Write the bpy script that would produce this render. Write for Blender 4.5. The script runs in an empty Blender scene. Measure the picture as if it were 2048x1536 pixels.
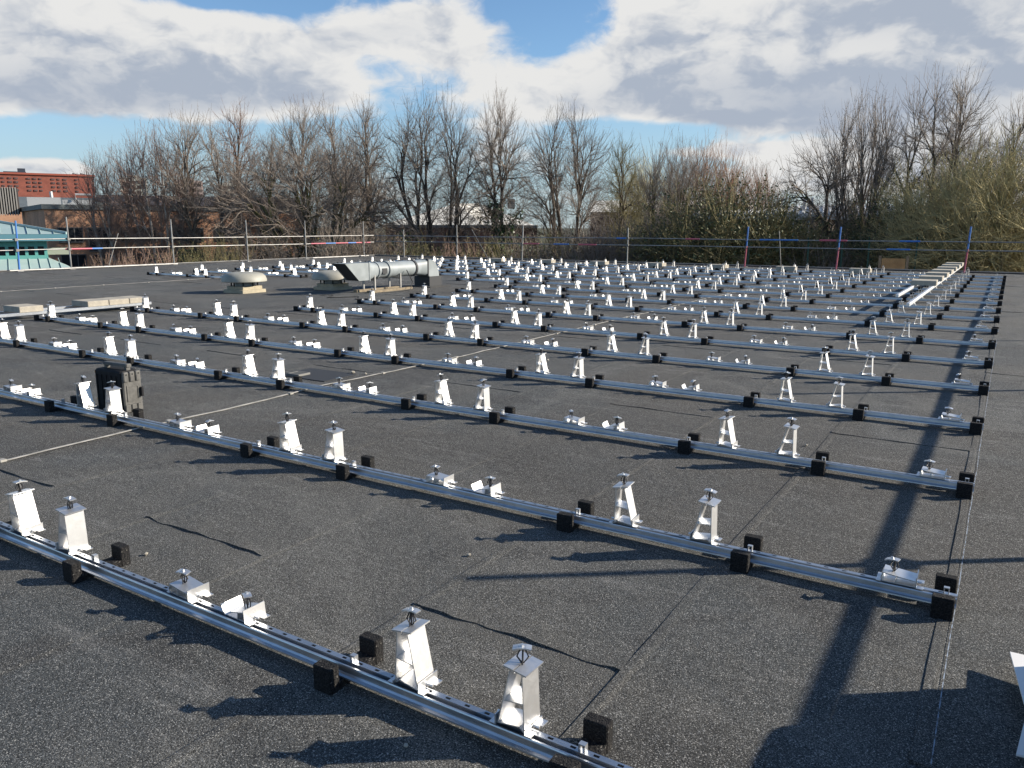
import bpy, bmesh, math, random
import numpy as np
from mathutils import Vector, Matrix
R = math.radians
scene = bpy.context.scene
COL = scene.collection

# ------------------------------------------------------------------ camera
RT = 0.073                      # top of the rails above the roof felt
F_PX, PITCH, ROLL, YAW = 1568.8, 0.1979, 0.0027, -0.5601
CAM = Vector((0.0483, -1.8165, 1.517 + RT))
UNIT, ROWP = 2.507, 1.7392      # rail unit along x, row pitch along y
ZG = -5.2                       # ground level below the roof

def ray(px, py):
    """world direction of a point of the photograph (unit forward depth)"""
    xr = (px - 1024) / F_PX; ur = -(py - 768) / F_PX
    c, s = math.cos(ROLL), math.sin(ROLL); x = c * xr - s * ur; up = s * xr + c * ur
    c, s = math.cos(PITCH), math.sin(PITCH); y = c + s * up; z = -s + c * up
    c, s = math.cos(YAW), math.sin(YAW)
    return Vector((c * x + s * y, -s * x + c * y, z))
def on_z(px, py, z=0.0):
    d = ray(px, py); return CAM + d * ((z - CAM.z) / d.z)
def at_d(px, py, D):
    d = ray(px, py); h = math.hypot(d.x, d.y); return CAM + d * (D / h)

cam = bpy.data.cameras.new('camera'); cam.sensor_width = 36; cam.lens = 36 * F_PX / 2048
cam.clip_start = 0.05; cam.clip_end = 5000
co = bpy.data.objects.new('camera', cam); COL.objects.link(co)
fwd = ray(1024, 768).normalized(); rgt = (ray(1124, 768) - ray(1024, 768)).normalized(); upv = rgt.cross(fwd)
m3 = Matrix((rgt, upv, -fwd)).transposed()
co.matrix_world = Matrix.Translation(CAM) @ m3.to_4x4()
scene.camera = co

# ------------------------------------------------------------------ light
SUN_DIR = Vector((0.80, 0.60, 0)) * math.cos(R(23.5)) + Vector((0, 0, math.sin(R(23.5))))
sl = bpy.data.lights.new('sun', 'SUN'); sl.energy = 5.0; sl.angle = R(0.53); sl.color = (1.0, 0.90, 0.76)
so = bpy.data.objects.new('sun', sl); COL.objects.link(so)
so.rotation_euler = SUN_DIR.to_track_quat('Z', 'Y').to_euler()
vs = scene.view_settings
vs.view_transform = 'Standard'; vs.look = 'None'; vs.gamma = 1.0; vs.use_curve_mapping = False
vs.exposure = 0.75
scene.render.engine = 'CYCLES'
scene.cycles.max_bounces = 4; scene.cycles.diffuse_bounces = 2; scene.cycles.glossy_bounces = 3; scene.cycles.transparent_max_bounces = 8
scene.cycles.sample_clamp_indirect = 6

world = bpy.data.worlds.new('World'); scene.world = world; world.use_nodes = True
world.cycles.sampling_method = 'MANUAL'; world.cycles.sample_map_resolution = 256
class NT:
    """small helper to write node graphs"""
    def __init__(s, tree): s.t = tree; s.n = tree.nodes; s.l = tree.links
    def new(s, ty, **kw):
        n = s.n.new(ty)
        for k, v in kw.items(): setattr(n, k, v)
        return n
    def put(s, sock, v):
        if v is None: return
        if hasattr(v, 'is_output'): s.l.new(v, sock)
        else:
            try: sock.default_value = v
            except Exception: sock.default_value = (v[0], v[1], v[2], 1.0)
    def math(s, op, a, b=None, c=None, clamp=False):
        n = s.new('ShaderNodeMath', operation=op, use_clamp=clamp)
        s.put(n.inputs[0], a); s.put(n.inputs[1], b)
        if c is not None: s.put(n.inputs[2], c)
        return n.outputs[0]
    def mr(s, v, a, b, c=0.0, d=1.0, smooth=True):
        n = s.new('ShaderNodeMapRange', interpolation_type='SMOOTHSTEP' if smooth else 'LINEAR')
        s.put(n.inputs[0], v)
        for i, q in enumerate((a, b, c, d)): s.put(n.inputs[i + 1], q)
        return n.outputs[0]
    def mix(s, f, a, b, mode='MIX'):
        n = s.new('ShaderNodeMix', data_type='RGBA', blend_type=mode)
        s.put(n.inputs[0], f)
        for i, q in ((6, a), (7, b)):
            if hasattr(q, 'is_output'): s.l.new(q, n.inputs[i])
            else: n.inputs[i].default_value = (q[0], q[1], q[2], 1)
        return n.outputs[2]
    def noise(s, vec, scale, detail=4.0, rough=0.5, dist=0.0, out=0):
        n = s.new('ShaderNodeTexNoise'); s.put(n.inputs['Vector'], vec)
        n.inputs['Scale'].default_value = scale; n.inputs['Detail'].default_value = detail
        n.inputs['Roughness'].default_value = rough; n.inputs['Distortion'].default_value = dist
        return n.outputs[out]
    def comb(s, x, y, z):
        n = s.new('ShaderNodeCombineXYZ')
        for i, q in enumerate((x, y, z)): s.put(n.inputs[i], q)
        return n.outputs[0]
    def vmath(s, op, a, b):
        n = s.new('ShaderNodeVectorMath', operation=op); s.put(n.inputs[0], a); s.put(n.inputs[1], b); return n.outputs[0]
    def coords(s, which='Object'): return s.new('ShaderNodeTexCoord').outputs[which]
    def sep(s, v):
        n = s.new('ShaderNodeSeparateXYZ'); s.put(n.inputs[0], v); return n.outputs

def build_sky():
    g = NT(world.node_tree); g.n.clear()
    out = g.new('ShaderNodeOutputWorld'); bg = g.new('ShaderNodeBackground'); g.l.new(bg.outputs[0], out.inputs[0])
    bg.inputs[1].default_value = 0.066
    sky = g.new('ShaderNodeTexSky', sky_type='NISHITA'); sky.sun_disc = False
    sky.sun_elevation = R(23.5); sky.sun_rotation = math.atan2(SUN_DIR.x, SUN_DIR.y)
    sky.air_density = 1.0; sky.dust_density = 0.05; sky.ozone_density = 2.6; sky.altitude = 60
    d = g.coords('Generated'); x, y, z = g.sep(d)
    az = g.math('ARCTAN2', x, y); el = g.math('ARCSINE', z)
    # clouds live in azimuth / elevation (radians), stretched along the horizon as far cumulus are
    p = g.comb(az, g.math('MULTIPLY', el, 1.7), 3.3)
    wob = g.noise(p, 9.0, 4.0, 0.6, 0.0, out=1)
    pw = g.vmath('ADD', p, g.vmath('MULTIPLY', g.vmath('SUBTRACT', wob, (0.5, 0.5, 0.5)), (0.07, 0.07, 0.0)))
    big = g.noise(pw, 3.4, 2.0, 0.5); fine = g.noise(pw, 10.0, 7.0, 0.62)
    vo = g.new('ShaderNodeTexVoronoi', voronoi_dimensions='2D', feature='F1'); g.l.new(pw, vo.inputs['Vector']); vo.inputs['Scale'].default_value = 11.0
    vo.inputs['Detail'].default_value = 2.0; vo.inputs['Roughness'].default_value = 0.55; vo.normalize = True
    puff = g.math('SUBTRACT', 0.78, vo.outputs[0])
    n0 = g.math('ADD', g.math('MULTIPLY', big, 0.45), g.math('ADD', g.math('MULTIPLY', fine, 0.72), g.math('MULTIPLY', puff, 0.42)))
    fine1 = g.noise(g.vmath('ADD', pw, (0.022, 0.036, 0.0)), 10.0, 4.0, 0.62)
    drel = g.math('ADD', g.math('MULTIPLY', g.math('SUBTRACT', fine, fine1), 0.8), g.math('MULTIPLY', g.math('SUBTRACT', puff, 0.32), 0.45))
    def blob(px, py, rx, ry, w):
        v = ray(px, py).normalized(); a0 = math.atan2(v.x, v.y); e0 = math.asin(v.z)
        k = 1 / F_PX
        a = g.math('DIVIDE', g.math('SUBTRACT', az, a0), rx * k); b = g.math('DIVIDE', g.math('SUBTRACT', el, e0), ry * k)
        r2 = g.math('ADD', g.math('MULTIPLY', a, a), g.math('MULTIPLY', b, b))
        return g.math('MULTIPLY', g.math('EXPONENT', g.math('MULTIPLY', r2, -1.0)), w)
    def total(bl):
        s = None
        for b in bl:
            q = blob(*b); s = q if s is None else g.math('ADD', s, q)
        return s
    cover = total([(90, 140, 330, 110, .36), (420, 150, 250, 80, .30), (300, 40, 200, 45, .16), (600, 80, 160, 70, .16), (860, 75, 150, 75, .40), (690, 165, 80, 35, .16),
                   (1090, 190, 220, 60, .30), (1330, 140, 220, 100, .30), (1600, 190, 280, 110, .36), (1850, 80, 330, 120, .40), (2000, 200, 200, 120, .20),
                   (1450, 40, 300, 60, .20), (1450, 300, 160, 18, .24), (1930, 330, 200, 60, .30), (1650, 345, 160, 30, .24), (1000, 340, 260, 50, .16),
                   (45, 332, 70, 14, .36), (130, 338, 40, 18, .42),
                   (1070, 40, 110, 90, -.34), (760, 140, 130, 36, -.24), (600, 0, 150, 45, -.24), (760, 135, 110, 40, -.10), (1180, 60, 110, 30, -.14), (430, -10, 80, 26, -.35), (100, 282, 300, 24, -.42), (420, 290, 280, 50, -.40), (720, 235, 80, 50, -.16),
                   (1270, 265, 150, 30, -.42), (1500, 255, 130, 14, -.12), (1300, 330, 200, 50, -.20), (1580, 280, 150, 14, -.20)])
    dark = total([(110, 205, 300, 48, .80), (470, 190, 230, 40, .70), (100, 120, 170, 50, .35), (750, 50, 110, 45, .45), (1640, 195, 230, 50, .95), (1380, 165, 170, 55, .45),
                  (1880, 20, 260, 50, .65), (1880, 210, 200, 50, .55), (1200, 215, 120, 30, .35), (1560, 228, 250, 14, .4)])
    # beyond the view the same broken cumulus carries on, thinning overhead where one looks between the clouds
    base = g.math('ADD', g.mr(el, 0.0, 0.12, -0.05, 0.0), g.mr(el, 0.30, 0.75, 0.0, -0.10))
    fld = g.math('ADD', g.math('ADD', n0, base), g.math('ADD', cover, -0.205))
    alpha = g.mr(fld, 0.57, 0.80)
    thick = g.mr(fld, 0.62, 1.05)
    relief = g.mr(drel, -0.22, 0.22)
    shade = g.math('ADD', g.math('MULTIPLY', dark, 0.52), g.math('MULTIPLY', thick, 0.55))
    shade = g.math('SUBTRACT', shade, g.math('MULTIPLY', g.math('SUBTRACT', relief, 0.42), 1.0), clamp=True)
    shade = g.mr(shade, -0.16, 0.86)
    lit = (7.5, 7.45, 7.3); grey = (3.7, 4.2, 5.05)
    ccol = g.mix(shade, lit, grey)
    skyc = g.mix(1.0, sky.outputs[0], (1.15, 1.30, 1.42), 'MULTIPLY')
    skyc = g.mix(g.mr(el, 0.0, 0.20, 0.75, 0.0), skyc, (3.6, 4.7, 5.7))      # pale spring haze low over the town
    res = g.mix(alpha, skyc, ccol)
    # below the horizon: dull ground tone so that nothing glows from underneath
    res = g.mix(g.mr(el, -0.03, 0.0), (0.9, 0.85, 0.75), res)
    g.l.new(res, bg.inputs[0])
build_sky()

# ------------------------------------------------------------------ materials
MATS = {}
def mat(name, color=(.5, .5, .5), rough=0.6, metal=0.0, spec=0.5, fn=None):
    m = bpy.data.materials.new(name); m.use_nodes = True
    g = NT(m.node_tree); b = m.node_tree.nodes['Principled BSDF']
    b.inputs['Base Color'].default_value = (*color, 1); b.inputs['Roughness'].default_value = rough
    b.inputs['Metallic'].default_value = metal; b.inputs['Specular IOR Level'].default_value = spec
    if fn: fn(g, b)
    MATS[name] = m; return m
def bump(g, b, h, strength, dist):
    n = g.new('ShaderNodeBump'); n.inputs['Strength'].default_value = strength; n.inputs['Distance'].default_value = dist
    g.l.new(h, n.inputs['Height']); g.l.new(n.outputs[0], b.inputs['Normal'])
def mottled(c0, c1, scale, detail=5, rough=.6, lo=.35, hi=.65, bumpk=None):
    def fn(g, b):
        o = g.coords('Object'); n = g.noise(o, scale, detail, rough)
        g.l.new(g.mix(g.mr(n, lo, hi), c0, c1), b.inputs['Base Color'])
        if bumpk: bump(g, b, n, bumpk[0], bumpk[1])
    return fn
def felt(g, b):
    o = g.coords('Object')
    fine = g.noise(o, 180, 3.0, 0.7); fleck = g.noise(g.vmath('ADD', o, (7.1, 3.7, 0)), 230, 2.0, 0.6)
    patch = g.noise(o, 0.55, 6.0, 0.62, 0.6); patch2 = g.noise(g.vmath('ADD', o, (31, 17, 0)), 1.7, 7.0, 0.65)
    tone = g.mix(g.mr(patch, .38, .62), (0.043, 0.047, 0.048), (0.063, 0.062, 0.057))
    tone = g.mix(g.math('MULTIPLY', g.mr(patch2, .50, .75), .5), tone, (0.088, 0.087, 0.082))
    stain = g.noise(g.vmath('ADD', o, (5, 77, 0)), 0.9, 5.0, 0.6, 1.2)
    tone = g.mix(g.math('MULTIPLY', g.mr(stain, .52, .62), .75), tone, (0.034, 0.034, 0.033))
    pond = g.noise(g.vmath('ADD', o, (13, 41, 0)), 0.28, 4.0, 0.55, 0.8)
    tone = g.mix(g.math('MULTIPLY', g.mr(pond, .50, .60), .55), tone, (0.048, 0.044, 0.038))
    rim = g.math('MULTIPLY', g.mr(pond, .47, .50), g.mr(pond, .53, .50)); tone = g.mix(g.math('MULTIPLY', rim, .30), tone, (0.12, 0.118, 0.108))
    # pale scuffs dragged across the felt
    st = g.vmath('MULTIPLY', o, (0.9, 6.0, 1.0)); streak = g.noise(st, 1.3, 6.0, 0.7, 0.5)
    tone = g.mix(g.math('MULTIPLY', g.mr(streak, .55, .72), .60), tone, (0.138, 0.136, 0.130))
    sp = g.mr(fine, .36, .64, .22, 1.85)
    col = g.mix(1.0, tone, g.comb(sp, sp, sp), 'MULTIPLY')
    col = g.mix(g.math('MULTIPLY', g.mr(fleck, .585, .665), .9), col, (0.46, 0.45, 0.42))
    g.l.new(col, b.inputs['Base Color'])
    rr = g.mr(fleck, .55, .7, .92, .55); g.l.new(rr, b.inputs['Roughness'])
    hh = g.math('ADD', fine, g.math('MULTIPLY', g.noise(o, 9, 4, .6), 2.0))
    bump(g, b, hh, 0.7, 0.008)
mat('felt', rough=.9, spec=.35, fn=felt)
def alu(g, b):
    o = g.coords('Object'); n = g.noise(o, 24, 5, .65); st = g.noise(g.vmath('MULTIPLY', o, (3, 60, 60)), 6, 4, .6)
    g.l.new(g.mix(g.mr(n, .3, .75), (.74, .74, .735), (.64, .645, .65)), b.inputs['Base Color'])
    g.l.new(g.math('ADD', g.mr(st, .3, .7, .40, .50), g.mr(n, .4, .8, 0, .10)), b.inputs['Roughness'])
    bump(g, b, g.noise(o, 6, 2, .5), .03, .01)
mat('aluminium', metal=.94, rough=.36, fn=alu)
def railm(g, b):
    o = g.coords('Object'); st = g.noise(g.vmath('MULTIPLY', o, (2, 90, 90)), 5, 4, .6); n = g.noise(o, 9, 6, .7)
    g.l.new(g.mix(g.mr(n, .35, .75), (.50, .525, .56), (.41, .43, .455)), b.inputs['Base Color'])
    g.l.new(g.mr(st, .3, .7, .26, .42), b.inputs['Roughness'])
mat('rail_aluminium', metal=.92, rough=.34, fn=railm)
mat('dark_steel', (.035, .035, .038), .45, .6)
mat('zinc', (.55, .56, .57), .4, .85, fn=mottled((.58, .59, .6), (.42, .43, .44), 14))
def rubber(g, b):
    o = g.coords('Object'); v = g.noise(o, 160, 2, .5); f = g.noise(o, 75, 1, .4)
    c = g.mix(g.mr(v, .4, .65), (.008, .008, .009), (.028, .027, .026))
    c = g.mix(g.math('MULTIPLY', g.mr(f, .66, .73), .6), c, (.20, .19, .17))
    g.l.new(c, b.inputs['Base Color']); bump(g, b, v, .9, .008)
mat('rubber_granulate', rough=.85, spec=.2, fn=rubber)
def concrete(c0, c1):
    def fn(g, b):
        o = g.coords('Object'); n = g.noise(o, 7, 7, .65); f = g.noise(o, 90, 3, .6)
        c = g.mix(g.mr(n, .3, .7), c0, c1); sp = g.mr(f, .3, .7, .8, 1.15)
        g.l.new(g.mix(1, c, g.comb(sp, sp, sp), 'MULTIPLY'), b.inputs['Base Color']); bump(g, b, f, .4, .004)
    return fn
mat('slab_concrete', rough=.9, fn=concrete((.44, .40, .32), (.33, .30, .25)))
mat('curb_concrete', rough=.9, fn=concrete((.46, .40, .28), (.34, .30, .22)))
mat('cowl_grp', rough=.55, fn=mottled((.34, .33, .28), (.27, .26, .21), 3, bumpk=(.1, .01)))
mat('duct_grey', rough=.5, fn=mottled((.27, .30, .31), (.21, .235, .24), 2.5, bumpk=(.08, .01)))
mat('duct_dark', (.03, .032, .035), .7)
mat('timber', rough=.85, fn=mottled((.26, .21, .14), (.17, .135, .09), 9))
mat('cable_black', (.015, .015, .015), .6)
mat('case_black', rough=.75, spec=.2, fn=mottled((.012, .0125, .014), (.020, .020, .021), 20))
mat('case_grey', rough=.6, fn=mottled((.11, .107, .098), (.07, .068, .063), 18))
mat('case_amber', (.55, .26, .03), .5)
mat('tape_metal', rough=.7, metal=.1, fn=mottled((.46, .44, .40), (.26, .25, .22), 6, lo=.3, hi=.7))
mat('chalk', rough=.95, fn=mottled((.30, .36, .44), (.10, .105, .11), 26, lo=.42, hi=.6))
mat('grate', (.20, .195, .18), .75, .2)
mat('white_card', rough=.75, fn=mottled((.80, .79, .77), (.74, .735, .72), 5))
mat('cardboard', rough=.85, fn=mottled((.36, .25, .15), (.30, .21, .12), 4)); mat('packing_tape', (.45, .36, .22), .3)
mat('sack', rough=.8, fn=mottled((.42, .40, .36), (.33, .32, .29), 8, bumpk=(.5, .03)))
def galv(g, b):
    o = g.coords('Object'); n = g.noise(o, 3, 6, .7)
    g.l.new(g.mix(g.mr(n, .3, .72), (.38, .378, .37), (.24, .235, .225)), b.inputs['Base Color'])
mat('galvanised', rough=.55, metal=.75, fn=galv)
mat('paint_blue', rough=.5, fn=mottled((.045, .16, .50), (.07, .20, .46), 5))
mat('paint_red', rough=.5, fn=mottled((.50, .10, .13), (.40, .10, .15), 5))
mat('coupler', (.16, .155, .145), .6, .4)
mat('kerb_felt', rough=.9, fn=mottled((.040, .041, .043), (.065, .062, .058), 5))
mat('roof_edge', rough=.5, metal=.6, fn=mottled((.32, .32, .32), (.20, .20, .20), 3))
mat('wall_render', rough=.9, fn=mottled((.30, .20, .14), (.24, .16, .12), 2))
mat('ground_dirt', rough=.95, fn=mottled((.045, .060, .022), (.085, .075, .045), .35))
def brick(c1, c2, mortar, sx=1.0):
    def fn(g, b):
        o = g.coords('Object'); x, y, z = g.sep(o)
        t = g.new('ShaderNodeTexBrick'); g.l.new(g.comb(g.math('ADD', x, y), z, 0), t.inputs['Vector'])
        t.inputs['Scale'].default_value = 1.0 * sx; t.inputs['Brick Width'].default_value = .225; t.inputs['Row Height'].default_value = .075
        t.inputs['Mortar Size'].default_value = .01
        t.inputs['Color1'].default_value = (*c1, 1); t.inputs['Color2'].default_value = (*c2, 1); t.inputs['Mortar'].default_value = (*mortar, 1)
        n = g.noise(o, .6, 5, .6); k = g.mr(n, .3, .7, .8, 1.15)
        g.l.new(g.mix(1, t.outputs[0], g.comb(k, k, k), 'MULTIPLY'), b.inputs['Base Color'])
    return fn
mat('brick_orange', rough=.9, fn=brick((.50, .23, .12), (.42, .19, .10), (.42, .34, .26)))
mat('brick_red', rough=.9, fn=brick((.30, .072, .045), (.25, .06, .04), (.24, .12, .09)))
mat('brick_dark', rough=.9, fn=brick((.16, .06, .04), (.12, .05, .035), (.14, .10, .08)))
mat('red_band', (.31, .085, .055), .85)
mat('slate_grey', rough=.7, fn=mottled((.13, .15, .15), (.10, .115, .12), 1))
mat('dark_cladding', rough=.7, fn=mottled((.045, .042, .045), (.065, .055, .05), .5))
mat('plant_blue', (.03, .04, .06), .6)
mat('plant_silver', (.45, .46, .46), .5, .3)
mat('glass_dark', (.016, .020, .026), .22, 0, .3)
mat('glass_far', (.12, .085, .08), .25, 0, .5)
mat('frame_grey', (.10, .10, .10), .6)
mat('frame_white', (.62, .62, .60), .6)
mat('teal_roof', rough=.5, fn=mottled((.36, .46, .45), (.30, .41, .40), .8))
mat('teal_seam', (.27, .37, .37), .5); mat('teal_paint', (.11, .34, .31), .5)
mat('blue_fascia', (.10, .24, .29), .5)
mat('blind', (.30, .33, .26), .8); mat('louvre', (.30, .285, .26), .7)
mat('tower_white', rough=.8, fn=mottled((.74, .74, .64), (.66, .66, .58), .08))
mat('tower_pink', rough=.8, fn=mottled((.72, .56, .50), (.66, .5, .45), .08))
mat('warehouse_cream', rough=.6, fn=mottled((.82, .77, .66), (.72, .68, .58), .15))
mat('eave_pale', (.55, .56, .55), .6)
mat('fence_wood', rough=.85, fn=mottled((.42, .27, .12), (.32, .20, .09), 4))
mat('fence_green', (.02, .07, .05), .6)
mat('smoke_flue', (.5, .5, .5), .5, .3)
def bark(c0, c1):
    return mottled(c0, c1, 2.2, 5, .6)
mat('bark_brown', rough=.9, fn=bark((.14, .11, .082), (.085, .066, .05)))
mat('bark_dark', rough=.9, fn=bark((.085, .068, .053), (.048, .039, .032)))
mat('bark_birch', rough=.85, fn=bark((.48, .43, .38), (.24, .19, .16)))
mat('twig_brown', rough=.9, fn=bark((.245, .205, .17), (.165, .138, .115)))
mat('twig_red', rough=.9, fn=bark((.30, .20, .155), (.21, .145, .115)))
mat('twig_orange', rough=.9, fn=bark((.40, .235, .15), (.28, .18, .12)))
mat('twig_olive', rough=.9, fn=bark((.25, .215, .10), (.16, .14, .07)))
mat('twig_straw', rough=.9, fn=bark((.52, .44, .22), (.32, .27, .13)))
mat('bark_moss', rough=.95, fn=bark((.15, .135, .045), (.075, .062, .035)))
def leafm(c0, c1):
    def fn(g, b):
        o = g.coords('Object'); n = g.noise(o, 1.6, 4, .6)
        g.l.new(g.mix(g.mr(n, .3, .7), c0, c1), b.inputs['Base Color'])
    return fn
mat('leaf_ivy', rough=.45, fn=leafm((.022, .050, .018), (.050, .080, .024)))
mat('leaf_olive', rough=.6, fn=leafm((.060, .080, .022), (.11, .11, .035)))
mat('leaf_dry', rough=.8, fn=leafm((.14, .095, .045), (.085, .065, .035)))
M = MATS

# ------------------------------------------------------------------ mesh helpers
class MB:
    """collects shapes; build() links them as ONE mesh object"""
    def __init__(s): s.v = []; s.f = []; s.smooth = False
    def poly(s, vs, fs):
        k = len(s.v); s.v += [tuple(p) for p in vs]; s.f += [tuple(i + k for i in f) for f in fs]; return s
    def box(s, x0, x1, y0, y1, z0, z1):
        return s.poly([(x0, y0, z0), (x1, y0, z0), (x1, y1, z0), (x0, y1, z0), (x0, y0, z1), (x1, y0, z1), (x1, y1, z1), (x0, y1, z1)],
                      [(0, 3, 2, 1), (4, 5, 6, 7), (0, 1, 5, 4), (1, 2, 6, 5), (2, 3, 7, 6), (3, 0, 4, 7)])
    def rbox(s, x0, x1, y0, y1, z0, z1, r=.01):
        """box with chamfered vertical edges and a chamfered top"""
        def ring(i, z): return [(x0 + r + i, y0 + i, z), (x1 - r - i, y0 + i, z), (x1 - i, y0 + r + i, z), (x1 - i, y1 - r - i, z), (x1 - r - i, y1 - i, z), (x0 + r + i, y1 - i, z), (x0 + i, y1 - r - i, z), (x0 + i, y0 + r + i, z)]
        v = ring(0, z0) + ring(0, z1 - r) + ring(r * .7, z1)
        f = [tuple(range(7, -1, -1)), tuple(range(16, 24))]
        for k in (0, 8):
            for i in range(8): j = (i + 1) % 8; f.append((k + i, k + j, k + 8 + j, k + 8 + i))
        return s.poly(v, f)
    def plate(s, p, q, t, y0, y1):
        """sheet standing on the segment p-q of the x-z plane, thickness t, running y0..y1"""
        dx, dz = q[0] - p[0], q[1] - p[1]; l = math.hypot(dx, dz); nx, nz = -dz / l * t / 2, dx / l * t / 2
        pr = [(p[0] - nx, p[1] - nz), (q[0] - nx, q[1] - nz), (q[0] + nx, q[1] + nz), (p[0] + nx, p[1] + nz)]
        return s.poly([(a, y0, b) for a, b in pr] + [(a, y1, b) for a, b in pr],
                      [(0, 1, 2, 3), (7, 6, 5, 4), (0, 4, 5, 1), (1, 5, 6, 2), (2, 6, 7, 3), (3, 7, 4, 0)])
    def tube(s, pts, r, n=8, cap=True):
        pts = [Vector(p) for p in pts]; rs = r if isinstance(r, (list, tuple)) else [r] * len(pts); k0 = len(s.v)
        for i, p in enumerate(pts):
            t = (pts[min(i + 1, len(pts) - 1)] - pts[max(i - 1, 0)]).normalized()
            a = t.cross(Vector((0, 0, 1)) if abs(t.z) < .9 else Vector((1, 0, 0))).normalized(); b = t.cross(a)
            for j in range(n):
                w = 2 * math.pi * j / n; q = p + (a * math.cos(w) + b * math.sin(w)) * rs[i]; s.v.append(tuple(q))
        for i in range(len(pts) - 1):
            for j in range(n):
                a, b = k0 + i * n + j, k0 + i * n + (j + 1) % n; s.f.append((a, b, b + n, a + n))
        if cap:
            s.f.append(tuple(k0 + j for j in range(n - 1, -1, -1))); e = k0 + (len(pts) - 1) * n; s.f.append(tuple(e + j for j in range(n)))
        return s
    def lathe(s, prof, n=24, c=(0, 0, 0)):
        k0 = len(s.v)
        for r, z in prof:
            for j in range(n): w = 2 * math.pi * j / n; s.v.append((c[0] + r * math.cos(w), c[1] + r * math.sin(w), c[2] + z))
        for i in range(len(prof) - 1):
            for j in range(n):
                a, b = k0 + i * n + j, k0 + i * n + (j + 1) % n; s.f.append((a, b, b + n, a + n))
        s.f.append(tuple(k0 + j for j in range(n - 1, -1, -1))); e = k0 + (len(prof) - 1) * n; s.f.append(tuple(e + j for j in range(n)))
        return s
    def data(s, name, m):
        me = bpy.data.meshes.new(name); me.from_pydata(s.v, [], s.f); me.materials.append(MATS[m])
        bm = bmesh.new(); bm.from_mesh(me); bmesh.ops.recalc_face_normals(bm, faces=bm.faces); bm.to_mesh(me); bm.free()
        if s.smooth:
            me.polygons.foreach_set('use_smooth', [True] * len(me.polygons))
            try: me.set_sharp_from_angle(angle=R(40))
            except Exception: pass
        me.update(); return me
    def build(s, name, m, parent=None, loc=None): return link(name, s.data(name, m), parent, loc)
def link(name, me, parent=None, loc=None, rot=None):
    o = bpy.data.objects.new(name, me); COL.objects.link(o)
    if parent: o.parent = parent
    if loc is not None: o.location = loc
    if rot is not None: o.rotation_euler = rot
    return o
def empty(name, loc=(0, 0, 0), rz=0.0):
    o = bpy.data.objects.new(name, None); COL.objects.link(o); o.location = loc; o.rotation_euler = (0, 0, rz); return o
def tag(o, label=None, cat=None, group=None, kind=None):
    if label: o['label'] = label
    if cat: o['category'] = cat
    if group: o['group'] = group
    if kind: o['kind'] = kind
    return o
ORD = ['nearest', 'second', 'third', 'fourth', 'fifth', 'sixth', 'seventh', 'eighth', 'ninth', 'tenth', 'eleventh', 'twelfth', 'thirteenth',
       'fourteenth', 'fifteenth', 'sixteenth', 'seventeenth', 'eighteenth']

# ------------------------------------------------------------------ setting: ground, roof with felt sheets
g = MB(); g.poly([(-2500, -600, 0), (2500, -600, 0), (2500, 3500, 0), (-2500, 3500, 0)], [(0, 1, 2, 3)])
tag(g.build('ground', 'ground_dirt', loc=(0, 0, ZG)), kind='structure')
RX0, RX1, RY0, RY1 = -29.6, 2.4, -6.0, 31.2
roof = empty('roof'); roof['kind'] = 'structure'
MB().box(RX0, RX1, RY0, RY1, -.35, -.012).build('roof_deck', 'kerb_felt', roof)
MB().box(RX0 + .25, RX1 - .25, RY0 + .25, RY1 - .25, ZG, -.352).build('building_wall', 'wall_render', roof)
mb = MB()
mb.box(RX0 - .05, RX0 + .20, RY0, RY1, -.3, .045); mb.box(RX0 + .2, RX1, RY1 - .20, RY1 + .05, -.3, .050)
mb.build('edge_kerb', 'kerb_felt', roof)
mb = MB(); mb.box(RX0 - .065, RX0 - .01, RY0, RY1, -.12, .062); mb.box(RX0 - .01, RX1, RY1 + .012, RY1 + .066, -.12, .066)
mb.build('edge_trim', 'roof_edge', roof)
rng = random.Random(5)
SW = 0.955
def felt_sheet(x0, y0, y1, zb, loose):
    """one length of felt: left edge laps over its neighbour, near end laps over the next length"""
    n = max(2, int((y1 - y0) / .16)) if y0 < 6 and x0 > -9 else max(2, int((y1 - y0) / .6)); near_ = y0 < 9 and x0 > -7; xs = [0, .03] + [.05 + .9 * q / 16 for q in range(17)] + [.974, 1.0] if near_ else [0, .03, .5, .974, 1.0]
    top = []; ph = rng.random() * 9
    for i in range(n + 1):
        t = i / n; y = y0 + (y1 - y0) * t; e = x0 + .006 * math.sin(y * 2.1 + ph) + rng.uniform(-.002, .002)
        lift = 0.0
        if i == 0: lift = loose
        for k, q in enumerate(xs):
            x = e + (SW + .03) * q if k else e
            z = zb + (.0056 + .0018 * math.sin(y * 1.3 + ph) * math.sin(y * 3.1 + ph) if k < 2 else -.004 if k >= len(xs) - 1 else .0022 - .001 * q) + (lift * (.55 + .45 * math.sin(x * 14 + ph)) if i == 0 else .0015 if i == n else 0) - (.006 if i == n else 0)
            yy = y + (rng.uniform(-.004, .004) + .005 * math.sin(x * 9 + ph) + .004 * math.sin(x * 31 + ph) if i == 0 else 0)
            top.append((x, yy, z))
    m_ = len(xs); f = []
    for i in range(n):
        for k in range(m_ - 1): a = i * m_ + k; f.append((a, a + 1, a + m_ + 1, a + m_))
    # left and near edges get their thickness
    k0 = len(top)
    low = [(p[0], p[1], -.011) for p in top]; v = top + low
    for i in range(n): a = i * m_; f.append((a, a + m_, a + m_ + k0, a + k0))
    for k in range(m_ - 1): f.append((k + 1, k, k + k0, k + 1 + k0))
    b = MB(); b.poly(v, f); b.build('felt_sheet', 'felt', roof)
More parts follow.
